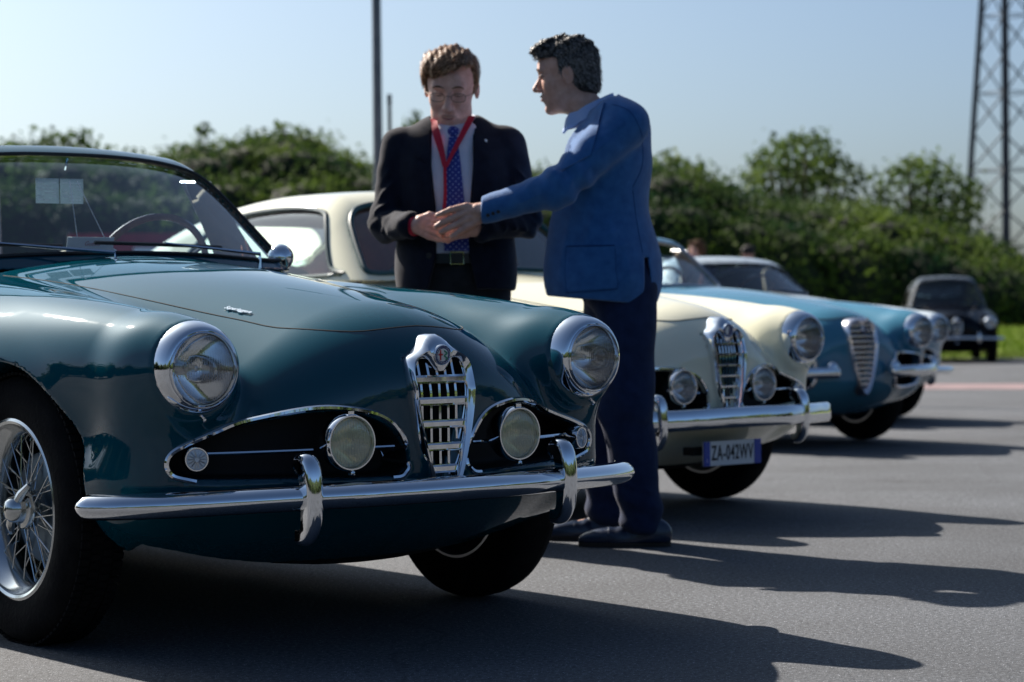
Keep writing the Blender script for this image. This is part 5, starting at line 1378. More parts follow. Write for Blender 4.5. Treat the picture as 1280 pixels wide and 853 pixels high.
    def jacket(x, y, z):
        P = (x, y, z)
        f = ell(P, (-.030, 0, 1.29), (.158, .205, .185))
        f = smin(f, ell(P, (-.050, 0, 1.06), (.172, .192, .22)), .09)
        f = smin(f, ell(P, (-.040, 0, .90), (.200, .222, .21)), .08)
        f = smin(f, cone(P, (.005, -.14, 1.425), (.005, .15, 1.425), .075, .075), .05)
        f = smin(f, cone(P, (-.048, .01, 1.475), (.012, 0, 1.40), .074, .112), .035)
        slv = arm_sleeve(P, sh_n, el_n, (-.435, -.153, 1.128), .079, .060, .047); slv = smax(slv, -.447 - x, .006)
        slv2 = arm_sleeve(P, sh_f, el_f, (.022, .25, .915), .078, .060, .048)
        fold = wr(P, .0042, 40, 1.0)
        slv = slv + fold * np.clip(1 - np.abs(x + .19) * 3, .35, 1) + .004 * np.sin(85 * (x * .8 + z * .6)) * np.exp(-((x + .17) / .09) ** 2)
        f = f + wr(P, .0026, 15, .4) + .0022 * np.sin(x * 55 + 2 * np.sin(z * 8)) * np.clip(1.15 - z, 0, 1)
        near_ = (y < .02)
        if near_.any():
            Pn = (x[near_], y[near_], z[near_]); slv = slv.copy(); slv[near_] += creases(Pn, CRS)
            f = f.copy(); f[near_] += creases(Pn, CRB)
        f = smin(f, slv, .020); f = smin(f, slv2, .03)
        hem = (.818 - .10 * x) - z; f = smax(f, hem, .006)
        # front opening, seen edge-on, and the neck
        wo_ = np.clip((z - .98) * .26, .0, .085) + np.clip(z - 1.30, 0, 1) * .08
        wo_ = np.where(z < 1.0, np.clip((1.0 - z) * .25, 0, .06), wo_)
        op = np.maximum(np.abs(y + .0) - wo_ - .004, x + .095 - np.clip(z - 1.33, 0, .12) * .9); f = smax(f, -op, .006)
        nk = cone(P, (-.115, .015, 1.54), (-.050, .012, 1.40), .082, .062); f = smax(f, -nk, .006)
        # side vent towards the back
        vt = np.maximum(np.abs(x - .098 - .05 * (.96 - z)) - .006 - .05 * np.clip(.97 - z, 0, .2), np.maximum(z - .965, y + .03)); f = smax(f, -vt, .006)
        return f
    jd = surf(jacket, (-.50, -.36, .78), (.24, .40, 1.58), .0062); jk = part_of('jacket', jd, np.ones(len(jd[1]), bool), M['jacket_blue'], man_b)
    # lapel, patch pocket, cuff buttons, pocket square
    patch(jacket, quadgrid((-.105, -1, 1.44), (-.035, -1, 1.475), (-.085, -1, 1.30), (-.185, -1, 1.245), 12, 6), (0, 1, 0), .001, .005, M['jacket_blue'], 'lapel', man_b)
    patch(jacket, quadgrid((-.165, -1, 1.00), (-.010, -1, 1.00), (.000, -1, .865), (-.170, -1, .855), 8, 8), (0, 1, 0), .001, .0045, M['jacket_blue'], 'patch_pocket', man_b)
    def seam_shade_line(pts, r=.0020, k_=.62, nm='jacket_seam_shade', off=.0008):
        P = march(jacket, np.array([[a, -1, b] for a, b in pts]), (0, 1, 0), 0, 1.2, 500); N = normal_at(jacket, P, .004)
        MB().tube([tuple(q) for q in P + N * off], r * k_, 5).build(nm, M['seam_shade_blue'], man_b)
    seam_shade_line(smooth_poly([(-.165, 1.002), (-.168, .93), (-.165, .862), (-.150, .852), (-.02, .860), (-.002, .872), (-.008, .93), (-.010, 1.002)], 4, False), .0017, off=.0048)
    seam_shade_line([(-.165 + .155 * i / 10, 1.004) for i in range(11)], .0030, off=.004)  # thicker dark bead paints the shadow line along the pocket top
    seam_shade_line(smooth_poly([(-.012, 1.468), (.045, 1.44), (.085, 1.36), (.088, 1.27), (.055, 1.20)], 5, False), .0018)
    seam_shade_line(smooth_poly([(-.105, 1.44), (-.185, 1.245)], 8, False), .0020, off=.004)
    seam_shade_line(smooth_poly([(-.035, 1.475), (-.085, 1.30)], 8, False), .0016, off=.005)
    seam_shade_line(smooth_poly([(.055, 1.19), (.068, 1.08), (.085, .98)], 6, False), .0014)
    for i in range(3):
        pB = march(jacket, np.array([[-.425 + i * .017, -1, 1.108 + i * .0055]]), (0, 1, 0), 0, 1.2, 400)[0]
        MB().lathe([(1e-4, .004), (.006, .003), (.0065, 0)], tuple(pB), (0, -1, 0), 12).build('cuff_button', M['ink'], man_b)
    # trousers
    CRT = [((-.045, -.12, .70), (-.040, -.14, .16), .006, .008), ((-.03, -.18, .55), (.09, -.20, .50), .006, .010), ((.0, -.19, .47), (.10, -.18, .42), .006, .010), ((.11, -.12, .52), (.06, -.19, .45), .006, .010),
           ((.0, -.17, .22), (.13, -.17, .18), .007, .010), ((.01, -.17, .16), (.14, -.16, .13), .007, .009), ((-.01, -.17, .12), (.10, -.18, .09), .006, .009), ((.02, -.18, .74), (.03, -.19, .56), .005, .012)]
    def trousers(x, y, z):
        P = (x, y, z); f = ell(P, (.0, 0, .92), (.140, .160, .15))
        f = smin(f, cone(P, (.035, -.075, .86), (.028, -.10, .46), .104, .092), .05); f = smin(f, cone(P, (.028, -.11, .46), (.076, -.10, .10), .090, .072), .02)
        g = cone(P, (.015, .08, .86), (-.030, .125, .46), .115, .092); g = smin(g, cone(P, (-.030, .125, .46), (-.030, .16, .10), .088, .070), .02)
        f = smin(f, g, .03)
        f = f + .005 * np.sin(z * 30 + x * 22 + 2 * np.sin(y * 20)) * np.clip(1 - np.abs(z - .45) * 2.2, .2, 1) + .006 * np.sin(z * 62 + x * 18) * np.clip((.26 - z) * 6, 0, 1)
        f = f + creases(P, CRT)
        f = smax(f, (.045 + .10 * np.clip(x - .05, -.05, .1) * -1) - z, .004)
        return smax(f, z - 1.02, .01)
    td = surf(trousers, (-.16, -.26, .03), (.22, .28, 1.05), .008); part_of('trousers', td, np.ones(len(td[1]), bool), M['trouser_navy'], man_b)
    def shoe_at(cx, cy, heading, nm_parent, m_=M['shoe']):
        hx, hy = math.cos(heading), math.sin(heading)
        def sf(x, y, z):
            u = (x - cx) * hx + (y - cy) * hy; v = -(x - cx) * hy + (y - cy) * hx; P = (u, v, z)
            f = ell(P, (.070, 0, .024), (.140, .044, .042)); f = smin(f, ell(P, (-.055, 0, .040), (.050, .034, .052)), .03)
            f = smin(f, ell(P, (-.005, 0, .066), (.055, .033, .040)), .03)
            f = smax(f, .014 - z, .004); return f + .0012 * np.sin(u * 160) * ((u > .03) & (u < .11)) * (z > .04)
        sdat = surf(sf, (cx - .24, cy - .24, 0), (cx + .24, cy + .24, .15), .007)
        o = part_of('shoe', sdat, np.ones(len(sdat[1]), bool), m_, nm_parent)
        mb = MB(); outl = []
        for a in np.linspace(0, 2 * PI, 41)[:-1]:
            u = .055 + .155 * math.cos(a); wv_ = .045 * math.sin(a) * (1 - .22 * math.exp(-((u + .01) / .05) ** 2)); outl.append((cx + u * hx - wv_ * hy, cy + u * hy + wv_ * hx))
        n2 = len(outl); V = [(a, b, z) for z in (.001, .016) for a, b in outl]
        mb.add(V, [(i, (i + 1) % n2, n2 + (i + 1) % n2, n2 + i) for i in range(n2)] + [tuple(range(n2 - 1, -1, -1)), tuple(range(n2, 2 * n2))]).build('sole', M['sole'], o)
        return o
    shoe_at(.075, -.10, PI - .05, man_b); shoe_at(-.040, .165, PI + .15, man_b)

# =================================================== man in the dark suit (facing us, looking down)
if True:
    K = .976; X1, Y1 = -.2 * K, 8.17; loc = (X1, Y1, 0)
    T = lambda p: (p[0] * K, p[1] * K, p[2] * K + .02)
    hc2 = T((-.004, -.035, 1.575)); hR2 = frame3((-.10, -1), math.radians(24), math.radians(-3)); hk2 = 1.10
    shl, ell_, wrl = T((-.190, .01, 1.375)), T((-.238, -.02, 1.10)), T((-.130, -.225, 1.085))      # viewer's left
    shr, elr, wrr = T((.190, .01, 1.375)), T((.248, -.02, 1.11)), T((.075, -.235, 1.075))
    def hands2(P):
        q = lambda *p: T(p)
        ch = [[(wrl, .027), (q(-.108, -.235, 1.095), .029)],
              [(q(-.108, -.235, 1.105), .018), (q(-.078, -.245, 1.122), .0122), (q(-.048, -.252, 1.118), .0098), (q(-.030, -.254, 1.104), .0088)],
              [(q(-.108, -.240, 1.098), .018), (q(-.074, -.252, 1.104), .0122), (q(-.042, -.262, 1.098), .0100), (q(-.026, -.262, 1.084), .009)],
              [(q(-.108, -.240, 1.088), .018), (q(-.076, -.256, 1.086), .0118), (q(-.046, -.266, 1.076), .0096), (q(-.032, -.264, 1.064), .0086)],
              [(q(-.108, -.238, 1.078), .017), (q(-.080, -.254, 1.070), .0105), (q(-.056, -.262, 1.058), .0085), (q(-.044, -.260, 1.048), .0076)],
              [(q(-.115, -.232, 1.075), .019), (q(-.082, -.245, 1.052), .0135), (q(-.052, -.250, 1.040), .0108), (q(-.024, -.250, 1.036), .0092)],
              [(wrr, .027), (q(.045, -.240, 1.075), .029)],
              [(q(.045, -.242, 1.092), .018), (q(.012, -.250, 1.100), .0122), (q(-.016, -.248, 1.090), .0098), (q(-.028, -.240, 1.078), .0088)],
              [(q(.045, -.244, 1.080), .018), (q(.008, -.256, 1.082), .0122), (q(-.022, -.254, 1.070), .010), (q(-.032, -.244, 1.060), .009)],
              [(q(.045, -.244, 1.068), .018), (q(.010, -.258, 1.064), .0118), (q(-.018, -.256, 1.052), .0096), (q(-.028, -.246, 1.044), .0086)],
              [(q(.045, -.240, 1.058), .017), (q(.014, -.254, 1.048), .0105), (q(-.008, -.254, 1.038), .0085), (q(-.018, -.248, 1.030), .0076)],
              [(q(.050, -.238, 1.095), .018), (q(.022, -.245, 1.118), .0130), (q(.0, -.248, 1.124), .0105), (q(-.02, -.248, 1.122), .009)]]
        return hand_sdf(P, ch)
    def skin2(x, y, z):
        P = (x, y, z)
        f = cone(P, T((-.002, -.015, 1.50)), T((0, .02, 1.38)), .062, .070)
        f = smin(f, ell(P, T((0, .02, 1.20)), (.165, .110, .22)), .05); f = smin(f, ell(P, T((0, .01, .97)), (.155, .12, .14)), .06)
        for a, b, c in ((shl, ell_, wrl), (shr, elr, wrr)):
            f = smin(f, cone(P, a, b, .048, .038), .04); f = smin(f, cone(P, b, c, .038, .027), .01)
        for s in (-1, 1):
            f = smin(f, cone(P, (s * .085, .02, .90), (s * .10, .02, .48), .078, .05), .03); f = smin(f, cone(P, (s * .10, .02, .48), (s * .11, .05, .09), .048, .036), .01)
            f = smin(f, cone(P, (s * .11, .04, .05), (s * .13, -.09, .03), .032, .024), .02)
        m_ = z > 1.34
        if m_.any(): f = f.copy(); f[m_] = smin(f[m_], head_sdf((x[m_], y[m_], z[m_]), hc2, hR2, hk2, 1.6), .018)
        m_ = (y < -.15) & (z < 1.2) & (z > .98)
        if m_.any(): f[m_] = smin(f[m_], hands2((x[m_], y[m_], z[m_])), .006)
        return f
    man_d = mesh_person(loc, 'older man in a dark suit with red lanyard and blue tie, looking down', GP, skin2, (-.36, -.32, -.01), (.38, .20, 1.76), M['skin_a'])
    hair2 = lambda x, y, z: hair_sdf((x, y, z), hc2, hR2, hk2, 'parted')
    hd = surf(hair2, (-.15, -.20, 1.42), (.15, .14, 1.78), .0042, thr=2.6)
    hb2 = part_of('hair', hd, np.ones(len(hd[1]), bool), M['hair_brown'], man_d)
    strands('hair_strands', hair2, hc2, hR2, hk2, M['strand_brown'], hb2, 3600, 6, .040, flow_part, .0011, .005)
    W2 = lambda p: to_world(hc2, hR2, hk2, p)
    D2 = lambda p: Vector(to_world((0, 0, 0), hR2, 1, p))
    for s in (-1, 1):
        MB().lathe([(1e-4, .0075), (.0045, .0070), (.0080, .004), (.0090, 0)], W2((.0790, s * .031, .0095)), D2((1, 0, -.35)), 14).build('eye', M['eyewhite'], man_d)
        MB().tube([W2(p) for p in ((.092, s * .012, .031), (.0905, s * .027, .036), (.079, s * .045, .031))], [.0026, .0030, .0015], 6).build('eyebrow', M['hair_brown'], man_d)
    # rimless glasses
    gl_ = MB()
    for s in (-1, 1):
        gl_.tube([W2((.104 - .010 * abs(math.cos(a)) * 0 - .25 * abs(.021 * math.cos(a) + .033) ** 1 * .25, s * (.033 + .022 * np.sign(math.cos(a)) * abs(math.cos(a)) ** .7), .004 + .0135 * np.sign(math.sin(a)) * abs(math.sin(a)) ** .7)) for a in np.linspace(0, 2 * PI, 33)[:-1]], .0012, 6, True)
    gl_.tube([W2((.106, -.011, .008)), W2((.109, 0, .011)), W2((.106, .011, .008))], .0010, 5)
    for s in (-1, 1): gl_.tube([W2((.099, s * .056, .010)), W2((.060, s * .078, .008)), W2((-.005, s * .086, .008))], .0012, 5)
    go_ = gl_.build('glasses', M['rimwire'], man_d)
    for s in (-1, 1):
        mb = MB(); V = [W2((.1025 - .25 * abs(.021 * math.cos(a) + .033) * .25, s * (.033 + .022 * math.cos(a)), .004 + .0155 * math.sin(a))) for a in np.linspace(0, 2 * PI, 21)[:-1]]
        mb.add(V, [tuple(range(20))]).build('glasses_lens', M['clearglass'], go_)
    def shirt2(x, y, z):
        P = (x, y, z); f = ell(P, T((0, -.005, 1.22)), (.165, .132, .25)); f = smin(f, ell(P, T((0, -.015, 1.00)), (.162, .140, .16)), .06)
        f = smin(f, ell(P, T((0, .0, 1.38)), (.13, .085, .075)), .05)
        f = f + .0025 * np.sin(x * 60 + 3 * np.sin(z * 11)) * (y < 0)
        return smax(f, .962 - z, .01)
    s2 = surf(shirt2, (-.2, -.19, .88), (.2, .17, 1.50), .009); part_of('shirt', s2, np.ones(len(s2[1]), bool), M['shirt_white'], man_d)
    # collar with two points
    V = []; ring = []
    c0 = T((0, .005, 1.445))
    for a in np.linspace(-PI / 2 + .10, 3 * PI / 2 - .10, 41):
        u, v = math.cos(a), math.sin(a); ring.append((c0[0] + .074 * u, c0[1] + .070 * v, c0[2] + .020 * (v + 1) - .006, max(0, -v)))
    n_ = len(ring)
    for j, (dz, dr) in enumerate(((.016, -.006), (.019, .002), (-.008, .010), (-.028, .016), (-.030, .010))):
        for (a, b, c, pt_) in ring:
            d = Vector((a - c0[0], b - c0[1], 0)).normalized(); V.append((a + d.x * dr, b + d.y * dr - .010 * pt_ ** 3 * (j > 1), c + dz - (.028 * pt_ ** 3 if j > 1 else 0)))
    MB().add(V, [(j * n_ + i, j * n_ + i + 1, (j + 1) * n_ + i + 1, (j + 1) * n_ + i) for j in range(4) for i in range(n_ - 1)]).build('collar', M['shirt_white'], man_d, angle=50)
    # tie
    fr_ = (0, 1, 0); B = lambda x, z: (x * K, -.6, z * K + .02)
    patch(shirt2, quadgrid(B(-.014, 1.395), B(.018, 1.395), B(.044, 1.12), B(-.036, 1.12), 14, 6), fr_, .004, .006, M['tie'], 'tie', man_d)
    patch(shirt2, quadgrid(B(-.036, 1.12), B(.044, 1.12), B(.050, 1.00), B(-.030, 1.00), 8, 6), fr_, .006, .006, M['tie'], 'tie_end', man_d)
    kn_ = ell; kd = surf(lambda x, y, z: smax(ell((x, y, z), T((.002, -.088, 1.412)), (.024, .020, .026)), np.abs(x - .002) - .010 - .5 * (z - T((0, 0, 1.388))[2]), .006), T((-.04, -.12, 1.37)), T((.04, -.05, 1.45)), .004)
    part_of('tie_knot', kd, np.ones(len(kd[1]), bool), M['tie'], man_d)
    # jacket, open in front
    CR2 = []
    for s in (-1, 1):
        CR2 += [((s * .20, -.08, 1.30), (s * .27, -.06, 1.22), .010, .010), ((s * .19, -.08, 1.25), (s * .28, -.06, 1.16), .010, .010), ((s * .21, -.09, 1.18), (s * .29, -.07, 1.12), .011, .009), ((s * .22, -.10, 1.13), (s * .30, -.05, 1.07), .013, .009),
                ((s * .20, -.13, 1.13), (s * .27, -.10, 1.03), .011, .009), ((s * .17, -.17, 1.13), (s * .23, -.15, 1.04), .010, .008), ((s * .15, -.20, 1.12), (s * .19, -.19, 1.04), .008, .008), ((s * .12, -.14, 1.36), (s * .17, -.13, 1.20), .005, .012),
                ((s * .13, -.15, 1.10), (s * .10, -.16, .92), .004, .014), ((s * .17, -.12, 1.0), (s * .16, -.14, .88), .004, .014)]
    def jacket2(x, y, z):
        P = (x, y, z)
        f = ell(P, T((0, .01, 1.27)), (.212, .150, .195)); f = smin(f, ell(P, T((.004, .005, 1.05)), (.196, .158, .24)), .09)
        f = smin(f, ell(P, T((.006, .01, .90)), (.206, .172, .20)), .08)
        f = smin(f, cone(P, T((-.165, .012, 1.372)), T((.165, .012, 1.372)), .068, .068), .05)
        f = smin(f, cone(P, T((-.06, .02, 1.425)), T((.06, .02, 1.425)), .058, .058), .04)
        a = cone(P, shl, ell_, .066, .056); a = smin(a, cone(P, ell_, T((-.150, -.205, 1.085)), .056, .047), .03)
        b = cone(P, shr, elr, .066, .056); b = smin(b, cone(P, elr, T((.100, -.222, 1.078)), .056, .047), .03)
        a = smax(a, (x - T((-.142, 0, 0))[0]) * .75 - (y + .20) * .55 - .012, .005); b = smax(b, -(x - T((.090, 0, 0))[0]) * .85 - (y + .21) * .4 - .012, .005)
        near = np.exp(-((z - 1.08) / .10) ** 2)
        a = a + wr(P, .0045, 46, .3) * (.35 + near); b = b + wr(P, .0045, 46, 1.7) * (.35 + near)
        f = f + wr(P, .0028, 14, 2.0)
        fr__ = y < .10
        if fr__.any():
            Pn = (x[fr__], y[fr__], z[fr__]); c_ = creases(Pn, CR2); a = a.copy(); b = b.copy(); f = f.copy(); a[fr__] += c_; b[fr__] += c_; f[fr__] += .6 * c_
        f = smin(f, a, .014); f = smin(f, b, .014)
        f = smax(f, (.862 - .04 * y) * K + .02 - z, .006)
        zz = (z - .02) / K
        wl = np.interp(zz, [.85, .98, 1.05, 1.15, 1.30, 1.40, 1.46, 1.52], [.095, .060, .058, .060, .075, .073, .066, .066])
        wr_ = np.interp(zz, [.85, .98, 1.05, 1.15, 1.30, 1.40, 1.46, 1.52], [.085, .055, .052, .058, .071, .070, .066, .066])
        op = np.maximum(np.maximum(-x / K - wl, x / K - wr_), y + .03); f = smax(f, -op, .006)
        nk = cone(P, T((0, -.01, 1.56)), T((0, .005, 1.43)), .086, .076); f = smax(f, -nk, .006)
        return f
    j2 = surf(jacket2, (-.38, -.31, .84), (.39, .24, 1.53), .0062); part_of('jacket', j2, np.ones(len(j2[1]), bool), M['jacket_navy'], man_d)
    for s in (-1, 1):
        e_ = .074 if s < 0 else .070
        patch(jacket2, quadgrid(B(s * (e_ + .006), 1.425), B(s * (e_ + .030), 1.435), B(s * (e_ + .058), 1.335), B(s * (e_ + .006), 1.300), 7, 5), fr_, .001, .005, M['jacket_navy'], 'lapel', man_d)
        patch(jacket2, quadgrid(B(s * (e_ + .006), 1.300), B(s * (e_ + .052), 1.322), B(s * .070, 1.13), B(s * .064, 1.125), 9, 5), fr_, .001, .005, M['jacket_navy'], 'lapel', man_d)
    pB = march(jacket2, np.array([B(.115, 1.385)]), fr_, 0, 1.2, 400)[0]
    MB().lathe([(1e-4, .005), (.005, .004), (.0058, 0)], tuple(pB + np.array([0, -.004, 0])), (0, -1, 0), 12).build('lapel_pin', M['card'], man_d)
    for x_, z_ in ((-.085, .985),):
        pB = march(jacket2, np.array([B(x_, z_)]), fr_, 0, 1.2, 400)[0]
        MB().lathe([(1e-4, .004), (.010, .003), (.0105, -.001)], tuple(pB), (0, -1, 0), 14).build('jacket_button', M['trimrubber'], man_d)
    # lanyard: two ribbons and a cord
    both = lambda x, y, z: smin(shirt2(x, y, z), jacket2(x, y, z), .004)
    patch(both, quadgrid(B(-.076, 1.455), B(-.050, 1.452), B(-.016, 1.290), B(-.034, 1.290), 14, 3), fr_, .014, .002, M['lanyard'], 'lanyard', man_d)
    patch(both, quadgrid(B(.052, 1.458), B(.076, 1.460), B(-.014, 1.290), B(-.030, 1.282), 14, 3), fr_, .017, .002, M['lanyard'], 'lanyard', man_d)
    patch(both, quadgrid(B(-.031, 1.292), B(-.019, 1.292), B(-.024, 1.13), B(-.033, 1.13), 8, 2), fr_, .016, .002, M['lanyard'], 'lanyard_cord', man_d)
    # belt and buckle, wrist band
    pts = [(.156 * K * math.cos(a), -.012 + .150 * math.sin(a), .975 * K + .02) for a in np.linspace(0, 2 * PI, 49)[:-1]]
    MB().sweep(pts, [(math.cos(a), math.sin(a), 0) for a in np.linspace(0, 2 * PI, 49)[:-1]], [(-.017, 0), (-.017, .004), (.017, .004), (.017, 0)], closed=True).build('belt', M['belt'], man_d)
    bq = MB(); cx_ = .012
    bq.tube([(cx_ + a, -.170, .975 * K + .02 + b) for a, b in ((-.022, -.020), (.022, -.020), (.022, .020), (-.022, .020))], .0028, 6, True); bq.build('belt_buckle', M['brassy'], man_d)
    wd_ = (Vector(wrl) - Vector(T((-.17, -.19, 1.085)))).normalized()
    MB().lathe([(.031, -.012), (.0325, -.010), (.0325, .010), (.031, .012)], Vector(wrl) - wd_ * .002, wd_, 24).build('wristband', M['lanyard'], man_d)
    def trousers2(x, y, z):
        P = (x, y, z); f = ell(P, (0, .005, .93), (.158, .145, .14))
        for s in (-1, 1):
            g = cone(P, (s * .085, .01, .88), (s * .10, .02, .46), .105, .088); g = smin(g, cone(P, (s * .10, .02, .46), (s * .11, .05, .09), .086, .078), .02); f = smin(f, g, .03)
        f = f + .004 * np.sin(z * 30 + x * 22)
        return smax(smax(f, .04 - z, .004), z - (.985 * K + .02), .006)
    t2 = surf(trousers2, (-.22, -.18, .03), (.22, .20, 1.03), .012); part_of('trousers', t2, np.ones(len(t2[1]), bool), M['trouser_dark'], man_d)
    shoe_at(-.12, .0, -PI / 2 - .15, man_d); shoe_at(.12, .0, -PI / 2 + .15, man_d)

# =================================================== two onlookers far behind the cars
def face_line(F, c, R, k, pts, r, m, name, parent):
    """thin soft line lying on the face: lash lines, lips"""
    R = np.array(R); fw = R @ np.array([1.0, 0, 0]); O = np.array([to_world(c, R, k, (.16, y, z)) for y, z in pts])
    P = march(F, O, -fw, 0, .16, 120); rr = [r * (.35 + .65 * math.sin(PI * min(max(i / (len(pts) - 1), .03), .97))) for i in range(len(pts))]
    MB().tube([tuple(p - fw * r * .35) for p in P], rr, 6).build(name, m, parent)
M['lash'] = mat('lash_line', (.035, .018, .014), .7)
for F_, c_, R__, k_, man_, down in ((skin, hc, hR, hk, man_b, 0), (skin2, hc2, hR2, hk2, man_d, 1)):
    Ff = (lambda c_, R__, k_: (lambda x, y, z: head_sdf((x, y, z), c_, R__, k_, 1.0)))(c_, R__, k_)
    for s in (-1, 1):
        face_line(Ff, c_, R__, k_, smooth_poly([(s * .016, .008 - .004 * down), (s * .026, .0135 - .010 * down), (s * .036, .0135 - .010 * down), (s * .046, .008 - .004 * down)], 3, False), .0017, M['lash'], 'eyelashes', man_)
        face_line(Ff, c_, R__, k_, smooth_poly([(s * .012, .031), (s * .024, .036), (s * .038, .036), (s * .048, .030)], 3, False), .0034, M['hair_grey'] if not down else M['hair_brown'], 'eyebrow', man_)
    face_line(Ff, c_, R__, k_, smooth_poly([(-.023, -.0615), (-.010, -.0600), (0, -.0608), (.010, -.0600), (.023, -.0615)], 3, False), .0016, M['lash'], 'mouth_line', man_)
    face_line(Ff, c_, R__, k_, smooth_poly([(-.018, -.0650), (0, -.0672), (.018, -.0650)], 4, False), .0036, M['lip'], 'lower_lip', man_)

def onlooker(x, y, label, hairm, seed, turn, hgt=1.0):
    g = ground_z(y)
    c = (0, 0, 1.60 * hgt); R = frame3((math.cos(turn), math.sin(turn)), .15)
    def F(x_, y_, z_):
        P = (x_, y_, z_); f = cone(P, (0, 0, 1.50 * hgt), (0, 0, 1.40 * hgt), .055, .06)
        f = smin(f, ell(P, (0, 0, 1.15 * hgt), (.16, .12, .28)), .05)
        for s in (-1, 1):
            f = smin(f, cone(P, (s * .19, 0, 1.36 * hgt), (s * .24, .02, 1.08 * hgt), .045, .038), .03); f = smin(f, cone(P, (s * .24, .02, 1.08 * hgt), (s * .23, -.05, .84 * hgt), .036, .026), .01)
            for q in range(4): f = smin(f, cone(P, (s * .23, -.05 - .012 * q, .83 * hgt), (s * .225, -.06 - .014 * q, .73 * hgt + .01 * abs(q - 1)), .012, .008), .006)
            f = smin(f, cone(P, (s * .23, -.05, .83 * hgt), (s * .20, -.09, .77 * hgt), .013, .009), .006)
            f = smin(f, cone(P, (s * .09, 0, .92 * hgt), (s * .10, 0, .06), .075, .04), .03); f = smin(f, cone(P, (s * .10, 0, .045), (s * .11, -.14, .03), .036, .028), .02)
        m_ = z_ > 1.40 * hgt
        if m_.any(): f = f.copy(); f[m_] = smin(f[m_], head_sdf((x_[m_], y_[m_], z_[m_]), c, R, 1.0), .015)
        return f
    V, Q, N = surf(F, (-.32, -.22, 0), (.32, .22, 1.78 * hgt), .012)
    o = mesh_np('person', V, Q, M['skin_a'], None, N); o.location = (x, y, g); tag(o, label, 'person', 'onlookers beyond the parked cars')
    H_ = lambda a, b, d: hair_sdf((a, b, d), c, R, 1.0, 'curly' if seed % 2 else 'parted')
    hd_ = surf(H_, (-.16, -.16, 1.45 * hgt), (.16, .16, 1.80 * hgt), .010, thr=2.6); part_of('hair', hd_, np.ones(len(hd_[1]), bool), hairm, o)
    def J(x_, y_, z_):
        P = (x_, y_, z_); f = ell(P, (0, 0, 1.15 * hgt), (.19, .145, .32)); f = smin(f, cone(P, (-.15, 0, 1.39 * hgt), (.15, 0, 1.39 * hgt), .06, .06), .05)
        for s in (-1, 1): f = smin(f, cone(P, (s * .19, 0, 1.36 * hgt), (s * .24, .02, 1.08 * hgt), .062, .052), .03); f = smin(f, cone(P, (s * .24, .02, 1.08 * hgt), (s * .23, -.04, .88 * hgt), .05, .042), .02)
        return f
    jd_ = surf(J, (-.34, -.22, .78), (.34, .22, 1.5 * hgt), .014); part_of('jacket', jd_, np.ones(len(jd_[1]), bool), M['jacket_navy'], o)
    Tt = lambda x_, y_, z_: smax(smin(cone((x_, y_, z_), (-.09, 0, .92 * hgt), (-.10, 0, .06), .10, .07), cone((x_, y_, z_), (.09, 0, .92 * hgt), (.10, 0, .06), .10, .07), .03), .05 - z_, .01)
    td_ = surf(Tt, (-.24, -.16, .02), (.24, .16, 1.1), .02); part_of('trousers', td_, np.ones(len(td_[1]), bool), M['trouser_dark'], o)
    return o
onlooker((873 - 640) * 30 / 2957., 30.0, 'fair-haired onlooker whose head shows between the two rear windscreens of the row', M['hair_brown'], 1, 2.6, 1.03)
onlooker((936 - 640) * 32 / 2957., 32.0, 'darker-haired onlooker whose head just shows over the coupe roof farthest right', M['hair_grey'], 2, 1.2, 1.03)
# ------------------------------------------------------------------ unseen hedge ring, added to darken chrome and paint reflections and cut sky fill
R_ = np.random.RandomState(31); bb = []
for a in np.arange(-178, 180, 9.0):
    # added ring of scrub on the sides and behind, leaving the view itself alone
    if -60 < a < 60: continue
    d = 21 + R_.uniform(-2, 3); x, y = d * math.sin(math.radians(a)), 6 + d * math.cos(math.radians(a)); hh = R_.uniform(3.0, 4.6) 
    bb.append(((x, y, hh * .45), (2.4, 2.4, hh * .56)))
hb2_ = empty('hedge', (0, 0, 0), 0, 'added ring of hedge out of view, darkening reflections and sky fill', 'hedge')
cores('hedge_core', bb, M['core'], hb2_, .84, 5)
tag(leaves('foliage', bb, 5, .5, M['leaf'], hb2_, seed=8, rough=.2), kind='stuff')

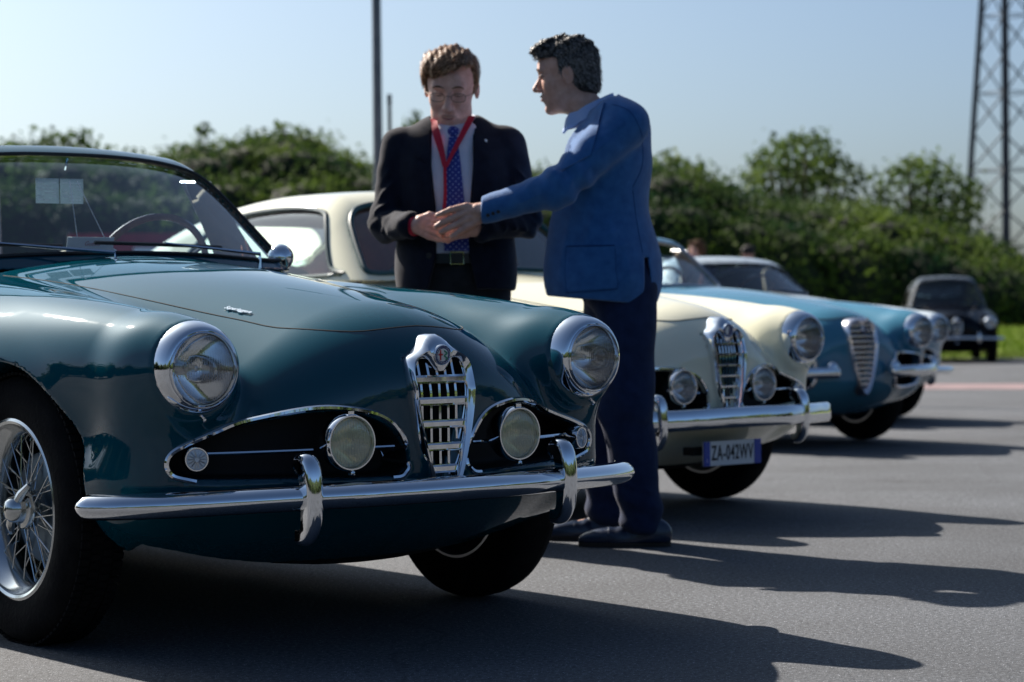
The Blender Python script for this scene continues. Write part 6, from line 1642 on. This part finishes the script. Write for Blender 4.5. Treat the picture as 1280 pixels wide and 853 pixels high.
# feather banner behind the teal car at the left edge
M['bannerpink'] = vary(mat('faded_banner', (.62, .45, .45), .7), (.55, .38, .38), (.70, .58, .57), 5, 4, .3, 60)
bn = empty('feather_banner', (-3.50, 14.0, ground_z(14)), 0, 'faded pink feather banner at the left edge behind the teal car', 'banner')
V = []; n = 18
for i in range(n + 1):
    z = .25 + 1.62 * i / n; w_ = .50 if i < 13 else .50 * (1 - ((i - 13) / 5.0) ** 2 * .35)
    for j in range(7): V.append((-.02 + w_ * j / 6, .03 * math.sin(j * .9 + i * .35), z + .10 * (j / 6) * (i / n)))
m_n = len(V); V += [(x, y + .004, z) for x, y, z in V]
Fq = [(i * 7 + j, i * 7 + j + 1, (i + 1) * 7 + j + 1, (i + 1) * 7 + j) for i in range(n) for j in range(6)]; Fq += [tuple(k + m_n for k in f[::-1]) for f in Fq]
MB().add(V, Fq).build('banner_cloth', M['bannerpink'], bn, angle=0)
MB().tube([(-.03, 0, 0), (-.03, 0, 1.6), (-.03, 0, 1.90)], .012, 8).build('banner_pole', M['darktrim'], bn)

# red and white barrier banner standing beyond the cream car (seen through the car windows)
M['bannerred'] = vary(mat('banner_red', (.42, .02, .03), .7), (.34, .015, .03), (.50, .03, .045), 4, 4)
bb_ = empty('barrier_banner', (-2.3, 23.0, ground_z(23)), 0, 'low red and white barrier banner seen through the windows of the cream coupe', 'banner')
def sheet(x0, x1, z0, z1, dy, name, m_):
    mb = MB(); V = []; n = 24
    for k in (0, .02):
        for i in range(n + 1):
            x = x0 + (x1 - x0) * i / n; y = dy + k + .05 * math.sin(x * 5) ; V += [(x, y, z0), (x, y, z1)]
    m2 = 2 * (n + 1)
    F_ = [(2 * i, 2 * i + 2, 2 * i + 3, 2 * i + 1) for i in range(n)] + [(m2 + 2 * i + 1, m2 + 2 * i + 3, m2 + 2 * i + 2, m2 + 2 * i) for i in range(n)] + [(2 * i + 1, 2 * i + 3, m2 + 2 * i + 3, m2 + 2 * i + 1) for i in range(n)]
    return mb.add(V, F_).build(name, m_, bb_, angle=0)
sheet(-2.0, 1.9, .15, 1.22, 0, 'white_panel', M['card']); sheet(-2.0, 1.9, 1.22, 1.66, 0, 'red_band', M['bannerred'])
for i in range(7):
    MB().box((-1.75 + i * .56, -.065 + .05 * math.sin((-1.75 + i * .56) * 5), 1.43), (.34, .01, .13 + .05 * (i % 2))).build('band_lettering', M['card'], bb_, smooth=False)
for x in (-2.0, -.05, 1.9): MB().tube([(x, .06, 0), (x, .06, 1.7)], .02, 8).build('post', M['steel'], bb_)
